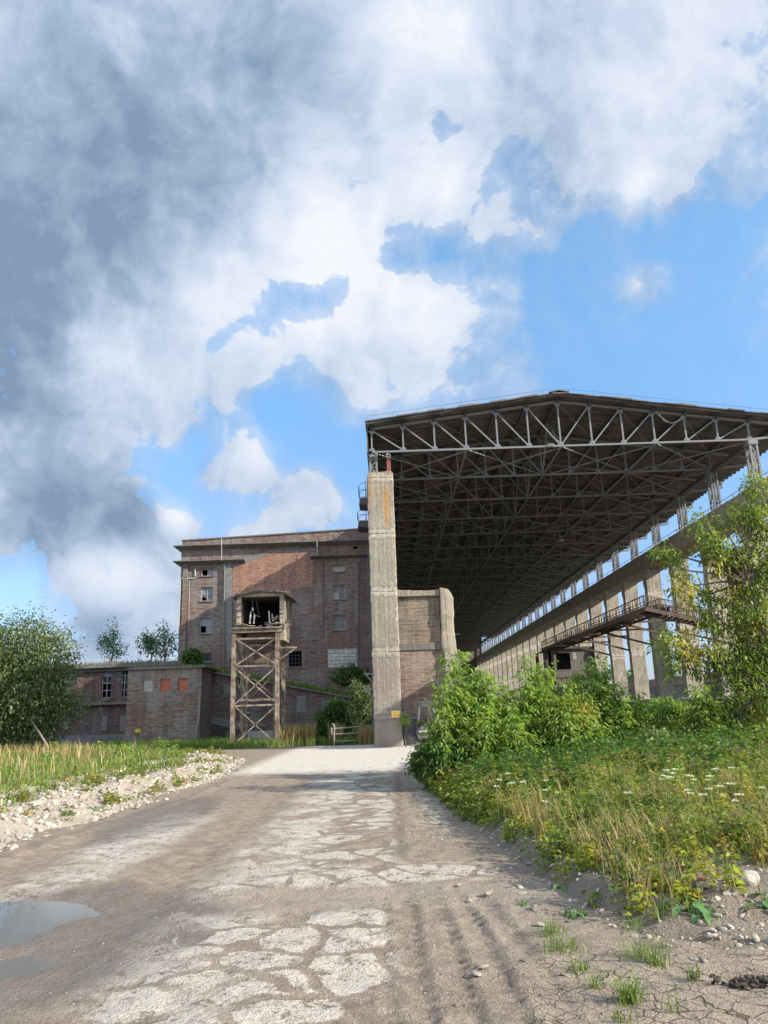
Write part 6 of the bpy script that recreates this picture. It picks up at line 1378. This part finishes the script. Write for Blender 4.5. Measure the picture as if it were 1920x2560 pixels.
def rubble(name, label, matn, P, size, seed):
    r = np.random.default_rng(seed); vs, fs, o = [], [], 0; k = r.integers(0, 10, len(P)); Rm = rotm(r, len(P))
    for i in range(10):
        idx = np.where(k == i)[0]
        if not len(idx): continue
        V, F, _ = STN[i]; v = np.einsum('nij,vj->nvi', Rm[idx], V) * size[idx][:, None, None] + P[idx][:, None, :]; vs.append(v.reshape(-1, 3)); fs.append((F[None] + (np.arange(len(idx)) * len(V))[:, None, None] + o).reshape(-1, 3)); o += len(idx) * len(V)
    return tag(npmesh(name, np.concatenate(vs), np.concatenate(fs), M[matn], None, False, 3), label, 'rubble', None, 'stuff')
P, r = scatter(26000, -12, -4.4, 7.0, 42, lambda x, y, u: (lf(x, y) > -.12 + .2 * wob(x, y, 1, 3)) & (lf(x, y) < 3.6 + 1.0 * wob(x, y, 3, 17)) & (u < 1.0 - .55 * sm(lf(x, y), 2.0, 3.6)), 130)
rubble('limestone_rubble', 'bank of white crushed limestone left of the road', 'stone', P, .008 + .085 * r.random(len(P)) ** 3.6 + P[:, 1] * .0005, 131)
P, r = scatter(9000, .7, 6, 5.0, 13, lambda x, y, u: (rf_(x, y) > -.12) & (u < .8 - .6 * sm(y, 6.8, 8.5) + .5 * (rf_(x, y) < .3)), 132)
rubble('bank_gravel', 'grey gravel on the near end of the right bank', 'stone_grey', P, .005 + .042 * r.random(len(P)) ** 3.5, 133)
P, r = scatter(6000, -3.5, 2.2, 4.4, 14, lambda x, y, u: (u < .25 + .75 * (wob(x, y, 1.2, 30) > .1)) & (lf(x, y) < -.3) & (rf_(x, y) < -.02), 134, road_z)
rubble('road_pebbles', 'small pebbles and crumbs lying on the muddy road', 'stone_grey', P, .0025 + .009 * r.random(len(P)) ** 4, 135)
P, r = scatter(1500, -.3, 3.3, 4.5, 8.6, lambda x, y, u: (rf_(x, y) < .1) & (u < .3 + .7 * sm(wob(x, y, .7, 8), -.1, .5)), 138, road_z)
tag(rubble('mud_crumbs', 'brown crumbs of dried mud scattered over the near road', 'clay', P, .003 + .014 * r.random(len(P)) ** 3, 139), kind='stuff')
P, r = scatter(700, -1.5, 3.0, 4.5, 9, lambda x, y, u: u < .2 + .8 * sm(wob(x, y, .9, 28), 0, .6), 141, road_z)
v, f = blades(P, r.uniform(.02, .06, len(P)), .004, r.uniform(.8, 1.6, len(P)), 142); tag(npmesh('dry_litter', v, f, M['grass_dry']), 'bits of dry straw and litter lying on the near mud', 'litter', None, 'stuff')
P, r = scatter(500, .05, .8, 10, 15, lambda x, y, u: u < 2, 136, road_z)
rubble('pebble_patch', 'patch of pale pebbles on the middle of the road', 'stone', P, .006 + .012 * r.random(len(P)) ** 2, 137)
STM = {}
def rock(label, x, y, z, size, k, name='rock', group=None, mat=None, sq=.75):
    o = bpy.data.objects.new(name, STN[k % 10][2]); COL.objects.link(o); o.location = (x, y, z + size * .28); o.scale = (size, size * .9, size * sq); o.rotation_euler = (rnd.uniform(-.3, .3), rnd.uniform(-.3, .3), rnd.uniform(0, 6))
    if mat:
        if (k % 10, mat) not in STM: d_ = STN[k % 10][2].copy(); d_.materials[0] = M[mat]; STM[(k % 10, mat)] = d_
        o.data = STM[(k % 10, mat)]
    return tag(o, label, 'rock', group)
# larger stones one can point at on the road
for k, (px, py, s, lab) in enumerate([(1222, 2236, .075, 'flat white stone on the mud, nearest the eroded bank'), (1146, 2214, .055, 'pale stone lying left of the flat white pair'), (1302, 2222, .055, 'white stone at the foot of the bank, upper of a pair'), (1304, 2234, .06, 'white stone at the foot of the bank, lower of a pair'), (1230, 2226, .035, 'small stone touching the flat white stone'), (1135, 2246, .030, 'small grey stone left of the big stones'), (1175, 2250, .032, 'small stone right of the grey one on the mud'), (1247, 2217, .05, 'slab like stone behind the white stones'), (1276, 2172, .045, 'stone at the bank foot above the white slabs'), (1252, 2164, .03, 'small clod at the bank foot'), (1335, 2275, .07, 'long pale stone half sunk in the mud below the weed'), (1352, 2312, .05, 'pale stone at the start of the mud ridge'), (1208, 2420, .06, 'flat pale slab on the near mud, upper one'), (1192, 2438, .045, 'flat pale slab on the near mud, lower one'), (1343, 2410, .03, 'small grey stone right of the flat slabs'), (1668, 2368, .055, 'rounded stone on the gravel left of the white one'), (1780, 2360, .06, 'white stone in the middle of the gravel slope'), (1736, 2368, .035, 'small round stone left of the white gravel stone'), (1845, 2348, .045, 'pale stone at the right part of the gravel slope'), (1560, 2240, .09, 'stone in the weeds at the top of the bank'), (1640, 2330, .04, 'stone on the gravel crest')]):
    p = gpx(px, py, .02); rock(lab, p[0], p[1], max(p[2], float(road_z(p[0], p[1]))) - .01, s * 1.0, k, 'stone', 'single stones on the mud and gravel', None, .5)
big = [(1765, 2215, .13), (1790, 2222, .10), (1815, 2218, .09), (1870, 2200, .19), (1825, 2235, .12), (1750, 2235, .08), (1770, 2250, .09), (1690, 2262, .07), (1300, 2135, .07), (1440, 2098, .08), (1210, 1934, .17)]
for k, (px, py, s) in enumerate(big):
    p = gpx(px, py, .2); rock(['large grey lump of broken concrete at the right end of the gravel', 'rough grey lump of rubble in the heap behind the gravel'][0 if k == 3 else 1] if k < 8 else ['rock showing in the bank edge by the first weeds', 'pale rock among the yellow weeds', 'white rock in the grass before the first bush'][k - 8], p[0], p[1], p[2] - .02, s * .75, k + 3, 'rock', 'rubble lumps on the right bank', 'stone_grey' if k < 8 else None)
r = np.random.default_rng(170)
for k in range(70):
    x = r.uniform(1.8, 3.5); y = 5.35 + .35 * (x - 1.8) + r.uniform(0, 1.0) ** 1.0 * .75; s = .018 + .05 * r.random() ** 2.2
    rock('grey piece of rubble lying on the gravel apron at the right', x, y, float(ground_z(x, y)) - .01, s, k, 'rubble_piece', 'grey rubble pieces on the gravel apron', 'stone_grey')
for k in range(26):
    y = r.uniform(6.3, 12.5); x = float(xr_(y)) + r.uniform(-.12, .25); s = .015 + .04 * r.random() ** 2
    rock('stone sticking out of the eroded edge of the right bank', x, y, max(float(ground_z(x, y)), 0) - .01, s, k, 'edge_stone', 'stones in the eroded bank edge', 'stone_grey')
p = gpx(1759, 2232, .2); rock('small red brick fragment among the grey rubble lumps', p[0], p[1], p[2] + .03, .05, 2, 'brick_fragment', None, 'brick_red')
r = np.random.default_rng(140); cnt = 0
while cnt < 190:
    y = 8 + 26 * r.random() ** 1.5; x = xl_(y) - r.uniform(.05, 2.4); s = r.uniform(.05, .11) * (1 + .018 * y)
    rock('white limestone rock lying on the rubble bank left of the road', x, y, float(ground_z(x, y)) - .02, s, cnt, 'limestone_rock', 'white rocks on the rubble bank'); cnt += 1
for k in range(7):
    x = 1.0 + k * .22; y = 36.6 + (k % 3) * .4; rock('pale stone at the foot of the dark tank and grab bucket', x, y, 0.02, .10 + .03 * (k % 2), k, 'stone', 'stones at the foot of the brick pier')
# clay clods on the mud
for k in range(34):
    px = rnd.uniform(1000, 1420); py = rnd.uniform(2160, 2540); p = atz(px, py, 0)
    if p[0] > xr_(p[1]) - .05: continue
    rock('brown clay clod lying on the drying mud', p[0], p[1], float(road_z(p[0], p[1])) - .005, rnd.uniform(.010, .028), k, 'clay_clod', 'clay clods on the road mud', 'clay')
m = MB(); r = np.random.default_rng(150); c = gpx(1878, 2462, 0)
P = np.stack([c[0] + r.normal(0, .10, 90), c[1] + r.normal(0, .05, 90), np.full(90, .0) + r.random(90) * .035], 1); dv, df = [], []
for i, q in enumerate(P): V, F, _ = STN[i % 10]; dv.append(V * r.uniform(.012, .032) + q); df.append(F + i * 0 + sum(len(STN[j % 10][0]) for j in range(i)))
tag(npmesh('dark_clod', np.concatenate(dv), np.concatenate(df), M['dung'], None, False, 3), 'heap of crumbly dark soil on the cracked mud at lower right', 'soil heap')
def stick(label, a, b, za, zb, r_):
    p = gpx(*a); q = gpx(*b); tag(MB().tube([(p[0], p[1], p[2] + za), ((p[0] + q[0]) / 2, (p[1] + q[1]) / 2, (p[2] + za + q[2] + zb) / 2 + .01), (q[0], q[1], q[2] + zb)], [r_, r_ * .9, r_ * .7], 6).build('stick', M['straw_stick'], None, 0, True), label, 'stick')
stick('bleached stick leaning over the weeds of the right bank', (1605, 2110), (1545, 2050), .03, .16, .012)
stick('short twig lying on the silty mud in the middle', (1012, 2258), (1045, 2264), .01, .01, .006)
p = at(132, 1880, 42.0); q = at(78, 1800, 45.5); tag(MB().tube([(p[0], 42, 0), (q[0], 45.5, q[2])], [.06, .045], 7).build('leaning_pole', M['wood'], None, 0, True), 'bare pole leaning against the willow in the dry grass', 'pole')
